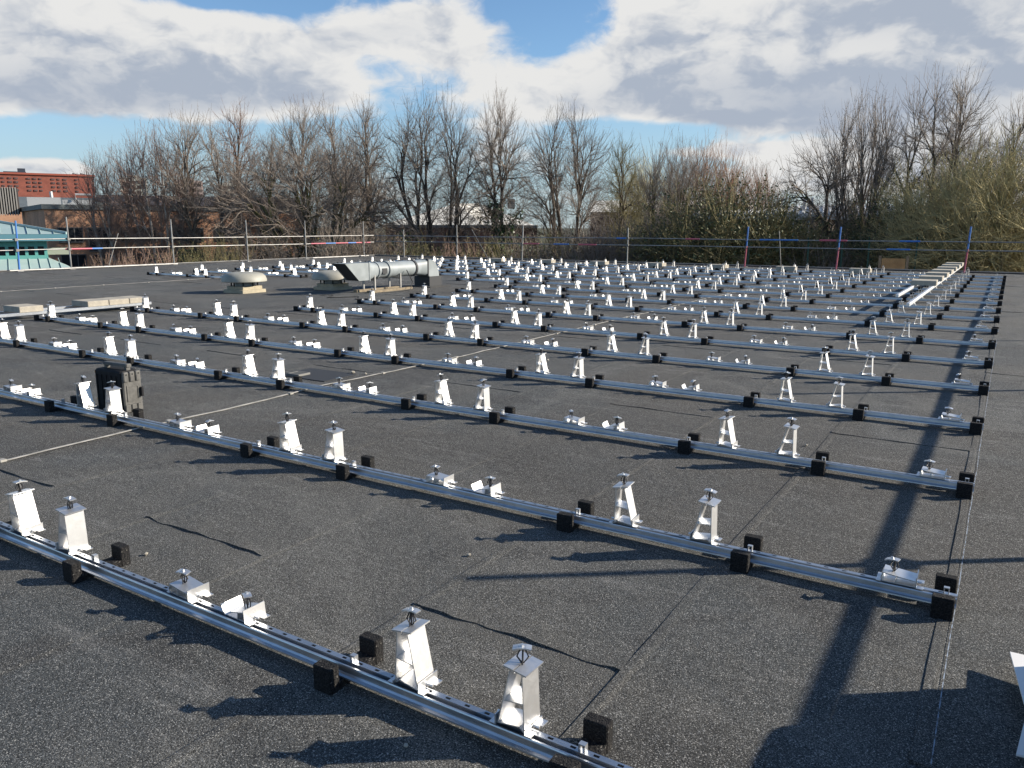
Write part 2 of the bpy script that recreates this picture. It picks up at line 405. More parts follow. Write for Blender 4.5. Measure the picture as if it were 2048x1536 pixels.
for i in range(-2, 32):
    x0 = -.045 - SW * i - SW * 0
    xa = x0
    if i % 2: cuts = [RY0, -3.2, 4.6, 12.4, 20.2, 28.0, RY1]
    else: cuts = [RY0, .60, 8.3, 16.1, 24.0, RY1]
    if x0 + SW > RX1 + .6 or x0 < RX0 - .5: continue
    for j in range(len(cuts) - 1):
        lo = .008 if (i % 2 == 0 and abs(cuts[j] - .6) < .01) else .004
        felt_sheet(xa, cuts[j], cuts[j + 1] + .06, 0.0, lo)

# ------------------------------------------------------------------ mounting rails
def profile_strip(pts, x0, x1, t=.0022):
    """open section (y,z) extruded along x as a sheet with thickness"""
    b = MB(); n = len(pts); P2 = [Vector((p[0], p[1])) for p in pts]; off = []
    for i in range(n):
        d = (P2[min(i + 1, n - 1)] - P2[max(i - 1, 0)]).normalized(); off.append(P2[i] + Vector((d.y, -d.x)) * t)
    ring = [(p.x, p.y) for p in P2] + [(p.x, p.y) for p in reversed(off)]; k = len(ring)
    v = [(x0, a, c) for a, c in ring] + [(x1, a, c) for a, c in ring]
    f = [(i, (i + 1) % k, (i + 1) % k + k, i + k) for i in range(k)]
    for i in range(n - 1): f.append((i, i + 1, k - 2 - i, k - 1 - i)); f.append((k + i, k + k - 1 - i, k + k - 2 - i, k + i + 1))
    b.poly(v, f); return b
def rail_mesh(length, holes=True):
    x0, x1 = -length, 0.0; Z = RT
    b = profile_strip([(-.015, .034), (-.014, .039), (-.004, .042), (.001, .048), (.003, Z - .006), (.005, Z - .002), (.011, Z - .002), (.013, Z - .006), (.014, .050), (.0265, .050), (.028, Z - .0005)], x0, x1, .0018)
    b2 = profile_strip([(.0508, Z - .0005), (.0512, .043), (.057, .040), (.058, .034)], x0, x1, .0018); b.poly(b2.v, b2.f)
    y0, y1 = .028, .0508; zt, zb = Z, Z - .0022; ya, yb = .0345, .0445
    cuts = [x0]; h = []
    if holes:
        x = x0 + .06
        while x < x1 - .05: h.append((x, x + .019)); x += .077
    def quad(xa, xb, c, d): b.poly([(xa, c, zt), (xb, c, zt), (xb, d, zt), (xa, d, zt), (xa, c, zb), (xb, c, zb), (xb, d, zb), (xa, d, zb)], [(0, 1, 2, 3), (4, 7, 6, 5), (0, 4, 5, 1), (2, 6, 7, 3)])
    cur = x0
    for a, c in h:
        quad(cur, a, y0, y1); quad(a, c, y0, ya); quad(a, c, yb, y1); cur = c
    quad(cur, x1, y0, y1)
    return b.data('rail_segment', 'rail_aluminium')
SEG_FULL = rail_mesh(UNIT - .006); SEG_FIRST = rail_mesh(UNIT + .012); SEG_FAR = rail_mesh(UNIT - .006, False); SEG_HALF = rail_mesh(UNIT * .56, False)

def tall_parts(mx):
    """tall bracket; mx=1: upright left leg, leaning right leg; mx=-1: the mirror image. x-z section run along y"""
    X = lambda x: x * mx
    y0, y1 = .012, .102; t = .0035; H = .198
    fr = MB()
    fr.plate((X(-.048), .004), (X(-.038), H), t, y0, y1)                    # upright leg
    fr.plate((X(.050), .004), (X(.006), H - .004), t, y0, y1)               # leaning leg
    fr.plate((X(-.048), .0045), (X(-.030), .018), t, y0, y1); fr.plate((X(-.030), .018), (X(.050), .006), t, y0, y1)   # tray
    for e in (-.053, .055):                                                # foot plates with tabs
        sgn = 1 if e > 0 else -1
        h = .036 if e > 0 else .014
        fr.plate((X(e), .001), (X(e), h), t, y0 - .008, y1 + .006)
        for a, c in ((y0 - .008, y0 + .026), (y1 - .028, y1 + .006)): fr.plate((X(e), .0025), (X(e + sgn * .023), .0025), t, a, c)
        fr.tube([(X(e), .055, .012), (X(e + sgn * .024), .055, .012)], .005, 6)
    cb = MB().plate((X(-.042), .098), (X(.027), .090), t, y0, y1)
    tp = MB(); tp.plate((X(-.056), H - .001), (X(-.014), H + .005), t * 1.3, y0 - .006, y1 + .006); tp.plate((X(-.010), H + .0056), (X(.026), H + .0105), t * 1.3, y0 - .006, y1 + .006)
    tp.plate((X(-.0145), H - .004), (X(-.0095), H - .0035), t, y0 - .006, y1 + .006)
    return fr, cb, tp, (X(-.012), .057, H + .004)
def clamp_mb():
    b = MB()
    for s in (-1, 1):
        b.tube([(0, 0, 0), (s * .018, 0, .025), (s * .007, 0, .052)], .0028, 5)
        b.tube([(0, s * .010, 0), (0, s * .012, .022), (0, s * .004, .052)], .0024, 5)
    b.tube([(0, 0, 0), (0, 0, .054)], .003, 6)
    return b
def clamp_top():
    b = MB(); b.plate((-.029, .052), (-.011, .056), .0045, -.015, .015); b.plate((-.011, .056), (.011, .056), .0045, -.015, .015); b.plate((.011, .056), (.029, .052), .0045, -.015, .015)
    b.tube([(0, 0, .058), (0, 0, .065)], .006, 6); return b
CL_ME = clamp_mb().data('clamp', 'dark_steel'); CT_ME = clamp_top().data('clamp_plate', 'aluminium')
def clamp_far():
    b = clamp_top(); b.tube([(0, 0, 0), (0, 0, .054)], .005, 4); return b
CF_ME = clamp_far().data('clamp', 'zinc')
TALL = {}
for mx in (1, -1):
    fr, cb, tp, c = tall_parts(mx)
    whole = MB(); [whole.poly(q.v, q.f) for q in (fr, cb, tp)]
    TALL[mx] = dict(frame=fr.data('tall_bracket', 'aluminium'), bar=cb.data('cross_bar', 'aluminium'), top=tp.data('top_plate', 'aluminium'), far=whole.data('tall_bracket', 'aluminium'), c=c)
def low_parts(kind):
    y0, y1 = .010, .104; t = .0035; b = MB(); p = MB()
    if kind == 'L':      # panel seat sloping towards the joint, upright plate at its right end
        b.plate((-.068, .003), (.062, .003), t, y0 + .006, y1 - .006)
        for a, c in (((-.068, .004), (-.076, .020)), ((-.076, .020), (-.068, .042))): b.plate(a, c, t, y0, y1)
        b.plate((.062, .001), (.062, .050), t, y0 - .004, y1 + .004)
        b.plate((-.020, .004), (-.012, .038), t, y0, y1)
        for a, c in ((y0 - .004, y0 + .028), (y1 - .028, y1 + .004)): b.plate((.062, .0025), (.090, .0025), t, a, c)
        b.plate((-.076, .002), (-.095, .002), t, y0, y1)
        p.plate((-.070, .043), (.060, .030), t * 1.2, y0, y1)
        c = (-.030, .057, .040)
    else:                # open tray: left plate tilted out, seat rising to the right plate
        b.plate((-.060, .003), (.060, .003), t, y0 + .006, y1 - .006)
        for a, c in (((-.060, .004), (-.074, .016)), ((-.074, .016), (-.086, .044))): b.plate(a, c, t, y0, y1)
        b.plate((.060, .001), (.054, .056), t, y0 - .004, y1 + .004)
        b.plate((.012, .004), (.016, .036), t, y0, y1)
        for a, c in ((y0 - .004, y0 + .028), (y1 - .028, y1 + .004)): b.plate((.060, .0025), (.088, .0025), t, a, c)
        p.plate((-.028, .026), (.052, .044), t * 1.2, y0, y1)
        c = (.018, .057, .037)
    b.tube([(.062, .057, .012), (.082, .057, .012)], .005, 6)
    w = MB(); w.poly(b.v, b.f); w.poly(p.v, p.f)
    return dict(frame=b.data('low_bracket', 'aluminium'), seat=p.data('seat_plate', 'aluminium'), far=w.data('low_bracket', 'aluminium'), c=c)
LOW = {k: low_parts(k) for k in 'LR'}
def foot_mesh():
    b = MB(); w = .042
    b.rbox(-w, w, -.080, -.034, 0.0, .096, .004); b.rbox(-w, w, .150, .196, 0.0, .096, .004)
    b.box(-w + .002, w - .002, -.0345, .1505, .001, .0335)
    return b
FOOT_ME = foot_mesh().data('rubber_foot', 'rubber_granulate')
cm = MB(); cm.box(-.011, -.007, .030, .049, RT, RT + .022); cm.box(.007, .011, .030, .049, RT, RT + .022); cm.box(-.011, .011, .030, .049, RT + .0221, RT + .026)
CLIP_ME = cm.data('rail_clip', 'zinc')
jr = random.Random(11)
def add_clamp(par, c, near):
    # clamps were left turned every which way
    a = jr.choice((0, 0, R(90))) + jr.gauss(0, .35)
    if near:
        k = link('clamp', CL_ME, par, c, (0, 0, a)); link('clamp_plate', CT_ME, par, c, (jr.gauss(0, .08), jr.gauss(0, .08), a))
    else: link('clamp', CF_ME, par, c, (0, 0, a))
def add_tall(rail, x, mx, near):
    d = TALL[mx]; rot = (jr.gauss(0, .006), jr.gauss(0, .010), jr.gauss(0, .03))
    if near:
        o = link('tall_bracket', d['frame'], rail, (x + jr.gauss(0, .004), 0, RT), rot); link('cross_bar', d['bar'], o); link('top_plate', d['top'], o)
    else: o = link('tall_bracket', d['far'], rail, (x + jr.gauss(0, .006), 0, RT), rot)
    add_clamp(o, d['c'], near)
def add_low(rail, x, kind, near):
    d = LOW[kind]; rot = (0, 0, jr.gauss(0, .03))
    if near:
        o = link('low_bracket', d['frame'], rail, (x + jr.gauss(0, .006), 0, RT + .0005), rot); link('seat_plate', d['seat'], o)
    else: o = link('low_bracket', d['far'], rail, (x + jr.gauss(0, .006), 0, RT + .0005), rot)
    add_clamp(o, d['c'], near)
def rail_row(row, k0, k1, label, group, near):
    """row of rail running left (-x) from unit k0 to k1 (units of UNIT; k1 may end in .5 after the tall bracket)"""
    t = empty('mounting_rail', (0, row * ROWP, 0)); tag(t, label, 'mounting rail', group)
    n = int(math.floor(k0)); first = True
    while n < k1 - 1e-6:
        X = -n * UNIT; part = k1 - n < .9
        me = SEG_HALF if part else (SEG_FIRST if (first and k0 == 0) else SEG_FULL if row < 6 else SEG_FAR)
        half_start = first and k0 - n > .3
        if half_start: me = SEG_HALF
        link('rail_segment', me, t, (X + (.012 if first and k0 == 0 else 0) - (UNIT * .44 if half_start else 0), 0, 0))
        if first and not half_start: link('rubber_foot', FOOT_ME, t, (X - .036, 0, 0), (0, 0, jr.gauss(0, .02)))
        drift = -.04 * n if row < 4 else -.03
        feet = [-.88 + drift * .6, -1.80 + drift]
        if part: feet = [-.88 + drift * .6, -UNIT * .56 + .05]
        if half_start: feet = [-.45 * UNIT, -1.80 + drift]
        for fx in feet:
            link('rubber_foot', FOOT_ME, t, (X + fx + jr.gauss(0, .012), 0, 0), (0, 0, jr.gauss(0, .03)))
            if near: link('rail_clip', CLIP_ME, t, (X + fx + .02 + jr.gauss(0, .01), 0, 0))
        if first and near and not half_start: link('rail_clip', CLIP_ME, t, (X - .03, 0, 0))
        if not half_start: add_low(t, X - .215, 'L', near)
        if not half_start: add_tall(t, X - 1.095, -1, near)
        if not part:
            add_tall(t, X - 1.515, 1, near); add_low(t, X - UNIT + .125, 'R', near)
        n += 1; first = False
    return t
K_END = [2, 4, 6, 5.55, 5.55, 4.5, 4.5, 4.5, 4.5, 4.5, 5.55, 9.55, 9.55, 9.55, 9.55, 9.55, 9.55]
GR = 'aluminium mounting rails laid in rows across the roof'
for r, k1 in enumerate(K_END):
    k0 = 0
    if r == 0: lab = 'long aluminium mounting rail crossing the bottom of the picture, nearest of all'
    else: lab = '%s long aluminium mounting rail from the camera, ending at the right-hand chalk line' % ORD[r]
    if r == len(K_END) - 1: lab = 'farthest long aluminium mounting rail, lying along the far roof edge with slabs on it'
    rail_row(r, k0, k1, lab, GR, r < 7)
for r, nm in ((8, 'nearest'), (9, 'middle'), (10, 'farthest')):
    rail_row(r, 7.5, 9.55, '%s of the three short rails on the far left behind the vent cowls' % nm, 'short rails in the far left block', False)

# ballast slabs, cross rails and loose things lying on the rails
def slab(x0, x1, y0, y1, z0, h, rz, label, group):
    cx, cy = (x0 + x1) / 2, (y0 + y1) / 2
    b = MB().rbox(x0 - cx, x1 - cx, y0 - cy, y1 - cy, 0, h, .008); o = b.build('concrete_slab', 'slab_concrete', loc=(cx, cy, z0)); o.rotation_euler = (0, 0, rz)
    return tag(o, label, 'concrete slab', group)
# left: twin rails running away from the camera at the end of rows four and five, four slabs on them
XL = -14.42
for dx, nm in ((-.25, 'left'), (.22, 'right')):
    b = MB(); b.rbox(-.03, .03, 0, 4.9, 0, .05, .004)
    tag(b.build('cross_rail', 'rail_aluminium', loc=(XL + dx, 2.6, RT + .002)), '%s rail of the pair under the concrete slabs at the left edge' % nm, 'mounting rail', 'cross rails at the left edge')
def Y_AT(px, x, py=610):
    d = ray(px, py); return CAM.y + d.y * (x - CAM.x) / d.x
yb = Y_AT(160, XL)
for i, yy in enumerate((Y_AT(22, XL) , yb, yb + .41, yb + .82)):
    nm = ['concrete slab by itself at the left picture edge, on the cross rails', 'nearest of three touching concrete slabs on the left cross rails', 'middle of three touching concrete slabs on the left cross rails', 'farthest of three touching concrete slabs on the left cross rails'][i]
    slab(XL - .28, XL + .26, yy, yy + .40, RT + .053, .10, 0, nm, 'slabs on the left cross rails')
# right: twin tubes on the tall brackets of rows nine to seventeen carrying slabs
XR = -1.48
for dx, y0_, nm in ((-.16, 14.2, 'left'), (.20, 12.4, 'right')):
    b = MB(); b.rbox(-.025, .025, y0_ - 13.9, 14.2, 0, .05, .004)
    tag(b.build('cross_rail', 'aluminium', loc=(XR + dx, 13.9, RT + .265)), '%s of two aluminium tubes under the column of slabs near the right end' % nm, 'aluminium tube', 'tubes under the slab column')
for i in range(7):
    y = 17.0 + i * 1.70
    nm = 'nearest' if i == 0 else 'farthest' if i == 6 else ORD[i] + ' nearest'
    slab(XR - .22, XR + .26, y, y + .62, RT + .318, .10, jr.gauss(0, .03), '%s concrete slab in the column of slabs at the right' % nm, 'slab column at the right')
for i in range(8):
    x = -4.30 - UNIT * i + .05 * jr.random()
    if i == 7: continue
    slab(x - .38, x + .30, 16 * ROWP - .16, 16 * ROWP + .26, RT + .002, .13, jr.gauss(0, .03),
         '%s concrete slab from the right on the farthest rail' % (['first', 'second', 'third', 'fourth', 'fifth', 'sixth', 'seventh'][i]), 'slabs on the farthest rail')

# ------------------------------------------------------------------ lightning tape, chalk line, drain
def tape(x, y0, y1, label, seed, w=.022):
    q = random.Random(seed); n = int((y1 - y0) / .25); v = []; f = []
    dr = 0
    for i in range(n + 1):
        y = y0 + (y1 - y0) * i / n; dr = dr * .93 + q.gauss(0, .012); z = .007 + abs(q.gauss(0, .0035))
        for sx, zz in ((-w / 2, z), (w / 2, z), (w / 2, z + .004), (-w / 2, z + .004)): v.append((x + dr + sx, y, zz))
    for i in range(n):
        for k in range(4): a = i * 4 + k; c = i * 4 + (k + 1) % 4; f.append((a, c, c + 4, a + 4))
    o = empty('lightning_tape', (0, 0, 0)); tag(o, label, 'conductor tape')
    MB().poly(v, f).build('strip', 'tape_metal', o)
    for i in range(int((y1 - y0) / 1.3)):
        y = y0 + .6 + i * 1.3; k = min(n, int((y - y0) / (y1 - y0) * n)); xx = v[k * 4][0] + w / 2
        MB().box(xx - w, xx + w, y - .02, y + .02, .006, .022).build('clip', 'tape_metal', o)
tape(-5.63, -2.5, 26, 'pale metal conductor tape running away under the rails in the middle', 3)
tape(-20.7, 2.0, 17, 'pale thin metal tape across the open roof at the far left', 4, .03)
q = random.Random(8); v = []; f = []
for i in range(61):
    y = -.5 + i * .2; x = .008 + q.gauss(0, .0012)
    v += [(x - .0018, y, .0085), (x + .0018, y, .0085)]
    if i: a = i * 2; f.append((a - 2, a - 1, a + 1, a))
tag(MB().poly(v, f).build('chalk_line', 'chalk'), 'pale blue chalk line snapped on the felt along the right rail ends', 'chalk line')
dg = empty('roof_drain', (-6.33, 4.05, 0)); tag(dg, 'square metal drain grate in a dark sunken patch between the second and third rails', 'drain')
MB().box(-.22, .48, -.13, .36, .004, .0095).build('sump', 'duct_dark', dg)
b = MB(); b.box(-.12, .06, -.09, -.075, .009, .030); b.box(-.12, .06, .06, .075, .009, .030); b.box(-.12, -.105, -.075, .06, .009, .030); b.box(.045, .06, -.075, .06, .009, .030); b.build('frame', 'grate', dg)
for i in range(6): MB().box(-.1049, .0449, -.068 + i * .022, -.058 + i * .022, .012, .027).build('bar', 'grate', dg)
# stones and crumbs
peb = random.Random(4)
for i, (px, py, s) in enumerate(((706, 748, .03), (731, 750, .018), (292, 1112, .012), (938, 1113, .012), (812, 1496, .010), (998, 972, .016), (1612, 893, .012), (1095, 722, .02))):
    P = on_z(px, py); bm = bmesh.new(); bmesh.ops.create_icosphere(bm, subdivisions=1, radius=s)
    for vv in bm.verts: vv.co *= peb.uniform(.7, 1.2); vv.co.z *= .7
    me = bpy.data.meshes.new('pebble'); bm.to_mesh(me); bm.free(); me.materials.append(M['slab_concrete'])
    where = ['behind the drain grate', 'just right of the drain pebble', 'beside the torn lap left of centre', 'on the bare felt in the middle', 'in the shadow at the bottom edge', 'behind the low brackets of the second rail', 'near the right end of the third rail', 'beside the conductor tape in the middle'][i]
    tag(link('pebble', me, None, (P.x, P.y, .005 + s * .5)), 'small pale pebble %s' % where, 'pebble', 'stray pebbles')

# ------------------------------------------------------------------ tool case
tc = empty('tool_case', (-6.46, 2.06, .006), R(4)); tc.scale = (.86, .86, .90); tag(tc, 'upright black and grey tool case behind the second rail at the left', 'tool case')
MB().rbox(-.22, .20, -.10, .10, .0, .40, .018).build('body', 'case_black', tc)
b = MB(); b.rbox(.2005, .226, -.105, .105, .02, .36, .012); b.build('lid', 'case_grey', tc)
b = MB(); b.box(.2265, .233, -.070, .062, .105, .12); b.box(.2265, .233, -.070, .062, .245, .26); b.box(.2265, .233, -.07, -.058, .12, .245); b.box(.2265, .233, .05, .062, .12, .245); b.build('lid_rib', 'case_grey', tc)
for i, yy in enumerate((-.072, -.004, .064)):
    b = MB(); b.rbox(.205, .242, yy - .029, yy + .029, .300, .392, .008); la = b.build('latch', 'case_grey', tc)
    MB().box(.2425, .2455, yy - .006, yy + .006, .362, .374).build('rivet', 'case_black', la)
    b = MB(); b.rbox(.2265, .238, yy - .029, yy + .029, .005, .075, .006); b.build('foot_pad', 'case_grey', tc)
b = MB(); b.rbox(-.17, .20, -.03, .03, .432, .462, .008); b.box(-.16, -.13, -.022, .022, .395, .433); b.box(.15, .185, -.022, .022, .395, .433); b.build('carry_handle', 'case_grey', tc)
b = MB(); b.rbox(.232, .262, .070, .098, .14, .23, .006); b.build('side_handle', 'case_black', tc)
for z0 in (.30, .03): MB().tube([(-.215, -.06, z0), (-.245, -.06, z0 + .015), (-.25, -.06, z0 + .06), (-.21, -.06, z0 + .085)], .014, 8).build('corner_clip', 'case_amber', tc)
b = MB(); [b.box(-.19 + .075 * i, -.175 + .075 * i, -.108, -.1005, .05, .35) for i in range(5)]; b.build('side_rib', 'case_black', tc)

# ------------------------------------------------------------------ roof vents and duct
def mushroom(name, loc, sc, label):
    t = empty(name, loc); tag(t, label, 'roof vent', 'mushroom vent cowls'); t.scale = (1, 1, .82)
    b = MB(); b.rbox(-.36 * sc, .36 * sc, -.36 * sc, .36 * sc, 0, .10 * sc, .01); b.build('base_curb', 'curb_concrete', t)
    b = MB(); b.rbox(-.30 * sc, .30 * sc, -.30 * sc, .30 * sc, .101 * sc, .20 * sc, .01); b.build('upper_curb', 'curb_concrete', t)
    b = MB(); b.lathe([(.25 * sc, .20 * sc), (.25 * sc, .36 * sc)], 20); b.build('neck', 'duct_grey', t)
    for i in range(8):
        w = i * math.pi / 4; c, s_ = math.cos(w) * .31 * sc, math.sin(w) * .31 * sc
        MB().box(c - .012, c + .012, s_ - .012, s_ + .012, .20 * sc, .36 * sc).build('stay', 'duct_dark', t)
    b = MB(); b.smooth = True
    b.lathe([(.44 * sc, .335 * sc), (.53 * sc, .33 * sc), (.545 * sc, .345 * sc), (.54 * sc, .40 * sc), (.51 * sc, .50 * sc), (.45 * sc, .56 * sc), (.36 * sc, .595 * sc), (.2 * sc, .615 * sc), (.02, .62 * sc)], 36)
    b.build('cowl', 'cowl_grp', t); return t
P1 = on_z(490, 585); P2 = on_z(666, 579)
mushroom('roof_vent', (P1.x, P1.y, .004), .98, 'beige domed vent cowl on stone curb, standing alone left of the duct')
mushroom('roof_vent', (P2.x, P2.y, .004), .96, 'beige domed vent cowl on stone curb, partly behind the duct intake')
dt = empty('fan_duct', (-13.25, 11.75, 0)); dt.scale = (.84, .84, .84); tag(dt, 'long grey ventilation fan duct on legs with slanted intake and elbow', 'ventilation duct')
zc, rr = .62, .235
def rect_round(yA, wA, hA, yB, rB, n=24):
    b = MB(); v = []
    for j in range(n):
        w = 2 * math.pi * (j + .5) / n; c, s_ = math.cos(w), math.sin(w); k = 1 / max(abs(c), abs(s_))
        v.append((c * k * wA, yA, zc + s_ * k * hA))
    for j in range(n): w = 2 * math.pi * (j + .5) / n; v.append((math.cos(w) * rB, yB, zc + math.sin(w) * rB))
    b.poly(v, [(j, (j + 1) % n, n + (j + 1) % n, n + j) for j in range(n)]); return b
h = .25
b = MB(); b.poly([(-h, -.02, zc + h), (h, -.02, zc + h), (h, .95, zc + h), (-h, .95, zc + h), (-h, .52, zc - h), (h, .52, zc - h), (h, .95, zc - h), (-h, .95, zc - h)],
                 [(0, 1, 2, 3), (4, 7, 6, 5), (0, 3, 7, 4), (1, 5, 6, 2)]); b.build('intake_hood', 'duct_grey', dt)
b = MB(); b.poly([(-h + .02, .03, zc + h - .02), (h - .02, .03, zc + h - .02), (h - .02, .54, zc - h + .02), (-h + .02, .54, zc - h + .02)], [(0, 1, 2, 3)]); b.build('intake_shade', 'duct_dark', dt)  # near-black sheet stands in for the shade inside the open mouth
MB().box(-h - .015, h + .015, .94, .975, zc - h - .015, zc + h + .015).build('flange', 'duct_grey', dt)
b = rect_round(.976, h, h, 1.40, rr); b.smooth = True; b.build('adaptor', 'duct_grey', dt)
def ycyl(y0, y1, r, n=32):
    b = MB(); b.tube([(0, y0, zc), (0, y1, zc)], r, n); b.smooth = True; return b
ycyl(1.40, 1.47, rr + .025).build('clamp_band', 'duct_grey', dt)
ycyl(1.47, 1.86, rr - .004).build('fan_collar', 'duct_grey', dt)
b = MB(); b.box(rr - .06, rr + .012, 1.54, 1.74, zc - .10, zc + .06); b.build('terminal_box', 'duct_dark', dt)
ycyl(1.86, 1.96, rr + .03).build('clamp_band', 'duct_grey', dt)
ycyl(1.96, 3.10, rr).build('fan_casing', 'duct_grey', dt)
ycyl(3.10, 3.18, rr + .025).build('clamp_band', 'duct_dark', dt)
b = rect_round(3.66, h, h, 3.18, rr); b.smooth = True; b.build('adaptor', 'duct_grey', dt)
MB().box(-h - .015, h + .015, 3.655, 3.70, zc - h - .015, zc + h + .015).build('flange', 'duct_dark', dt)
v = []; f = []; N = 8
for i in range(N + 1):
    a = R(90) * i / N; cy, cz = 3.70, zc - h - .04
    ro, ri = .54, .04
    for r_ in (ri, ro):
        y, z = cy + r_ * math.sin(a), cz + r_ * math.cos(a)
        v += [(-h, y, z), (h, y, z)]
for i in range(N):
    k = i * 4
    for a_, c_ in ((0, 1), (1, 3), (3, 2), (2, 0)): f.append((k + a_, k + c_, k + 4 + c_, k + 4 + a_))
b = MB().poly(v, f); b.smooth = True; b.build('elbow', 'duct_grey', dt)
b = MB(); b.rbox(-h - .06, h + .06, 3.66, 4.30, .0, zc - h - .035, .01); b.build('upstand', 'duct_dark', dt)
MB().box(-.5, .5, 3.45, 4.55, .005, .03).build('flashing', 'kerb_felt', dt)
for y in (1.20, 2.35):
    for x in (-.22, .22): MB().box(x - .022, x + .022, y - .022, y + .022, .075, zc - .12).build('leg', 'galvanised', dt)
    MB().box(-.24, .24, y - .018, y + .018, zc - rr - .045, zc - rr - .005).build('cradle', 'galvanised', dt)
for x in (-.30, .22): MB().box(x, x + .14, .85, 2.75, .006, .074).build('timber_bearer', 'timber', dt)
b = MB(); q = random.Random(2); pts = [(-.6 + .1 * i, -.6 + .25 * math.sin(i * .9) + q.gauss(0, .03), .012) for i in range(14)]
b.tube([(-12.8 + p[0] * 1.2, 11.9 + p[1], p[2]) for p in pts], .009, 6); tag(b.build('power_cable', 'cable_black'), 'black cable lying curled on the roof in front of the duct legs', 'cable')
b = MB(); b.tube([(-13.0, 13.9, .5), (-12.85, 13.95, .2), (-12.8, 13.8, .02), (-12.75, 13.2, .012), (-12.78, 12.7, .012)], .012, 6); tag(b.build('flex_conduit', 'cable_black'), 'thin conduit hanging from the fan casing to the roof', 'cable')

# ------------------------------------------------------------------ scaffold guardrails
def guardrail(name, A, B, posts, hs, label, posts_h, colours, bands=(), lean=(), ext=0, tube_r=.019):
    """A, B: ends on the roof edge; posts: metres along; hs: rail heights"""
    A, B = Vector(A), Vector(B); d = (B - A); Ln = d.length; d.normalize(); nrm = Vector((-d.y, d.x, 0))
    t = empty(name, A); tag(t, label, 'guardrail')
    for i, s in enumerate(posts):
        p = d * s; hh = posts_h[i]; col = colours[i]
        if col is None: MB().tube([p + Vector((0, 0, .0)), p + Vector((0, 0, hh))], .027, 8).build('post', 'galvanised', t)
        else:
            w = Vector((d.x, d.y, 0)) * .06
            MB().tube([p, p + Vector((0, 0, hh * .52)) + w * .6], .030, 8).build('post', col[0], t)
            MB().tube([p + Vector((0, 0, hh * .52)) + w * .6, p + Vector((0, 0, hh)) + w], .030, 8).build('post', col[1], t)
        for z in hs: MB().box(p.x - .05, p.x + .05, p.y - .05, p.y + .05, z - .045, z + .045).build('coupler', 'coupler', t)
        b = MB(); b.box(p.x - .1, p.x + .1, p.y - .1, p.y + .1, .004, .016); b.build('base_plate', 'galvanised', t)
    for k, z in enumerate(hs):
        o = nrm * .058; pts = [d * (-ext) + o + Vector((0, 0, z))]; n = 6
        for i in range(1, n + 1): pts.append(d * (Ln * i / n) + o + Vector((0, 0, z + .012 * math.sin(i * 2.3 + k))))
        MB().tube(pts, tube_r, 8).build('rail_tube', 'galvanised', t)
    for s0, s1, k, m_ in bands:
        o = nrm * .058 + Vector((0, 0, hs[k])); MB().tube([d * s0 + o, d * s1 + o], .031, 8).build('paint_band', m_, t)
    for s, top_s, zt in lean: MB().tube([d * s + nrm * .1, d * top_s + nrm * .25 + Vector((0, 0, zt))], .018, 8).build('brace', 'coupler', t)
    return t
def EDGE_Y(px):
    d = ray(px, 500); return CAM.y + d.y * (-29.3 - CAM.x) / d.x
def EDGE_X(px):
    d = ray(px, 500); return CAM.x + d.x * (30.7 - CAM.y) / d.y
GL = (-29.3, -2, 0)
left = guardrail('guardrail', GL, (-29.3, 30.9, 0), [8] + [EDGE_Y(p) + 2 for p in (34, 139, 346, 495, 612, 728)], (.74, 1.10), 'galvanised scaffold guardrail along the left roof edge, first post painted blue',
          [1.75, 1.75, 1.9, 1.85, 1.85, 1.85, 1.85], [None, ('paint_blue', 'paint_blue'), None, None, None, None, None],
          [(16.2, 17.2, 0, 'paint_red'), (17.2, 17.6, 0, 'paint_blue'), (28.3, 29.3, 0, 'paint_red'), (29.3, 30.0, 0, 'paint_blue'), (30.0, 30.9, 0, 'paint_red'), (30.9, 31.5, 0, 'paint_blue'), (31.5, 32.6, 0, 'paint_red')],
          [(EDGE_Y(216) + 2, EDGE_Y(247) + 2.0, 1.30)], ext=1)
MB().tube([(.35, 14.0, .06), (.35, 20.5, .06)], .025, 8).build('toe_tube', 'galvanised', left)
MB().tube([(.35, 28.0, .06), (.35, 32.0, .06)], .025, 8).build('toe_tube', 'galvanised', left)
FX = [EDGE_X(p) for p in (808, 914, 1044, 1255, 1491, 1675, 1933)]
guardrail('guardrail', (-29.1, 30.7, 0), (2.0, 30.7, 0), [x + 29.1 for x in FX], (.80, 1.10), 'galvanised scaffold guardrail along the far roof edge with blue and red posts',
          [1.42, 1.68, 1.68, 1.56, 1.62, 1.62, 1.64], [None, None, ('galvanised', 'galvanised'), None, ('paint_red', 'paint_blue'), ('paint_red', 'paint_blue'), ('paint_red', 'paint_blue')],
          [(14.2, 14.7, 1, 'paint_blue'), (9.3, 10.2, 0, 'paint_red'), (11.0, 11.8, 0, 'paint_blue'), (12.3, 13.2, 0, 'paint_red'), (17.4, 18.0, 1, 'paint_red'), (20.5, 22.0, 1, 'paint_blue'), (22.8, 23.8, 1, 'paint_red'), (25.6, 26.3, 1, 'paint_blue'), (25.2, 26.0, 0, 'paint_blue')],
          [(7.3, 6.2, 1.45), (21.4, 21.2, 1.45)])
guardrail('guardrail', (1.72, -5, 0), (1.72, 30.6, 0), [s + 5 for s in (-1, 3.65, 8.45, 12.6, 16.4, 21.0, 25.6)], (.55, 1.09), 'galvanised scaffold guardrail along the right roof edge',
          [1.95, 1.98, 1.9, 1.9, 1.9, 1.9, 1.9], [None] * 7, tube_r=.030)

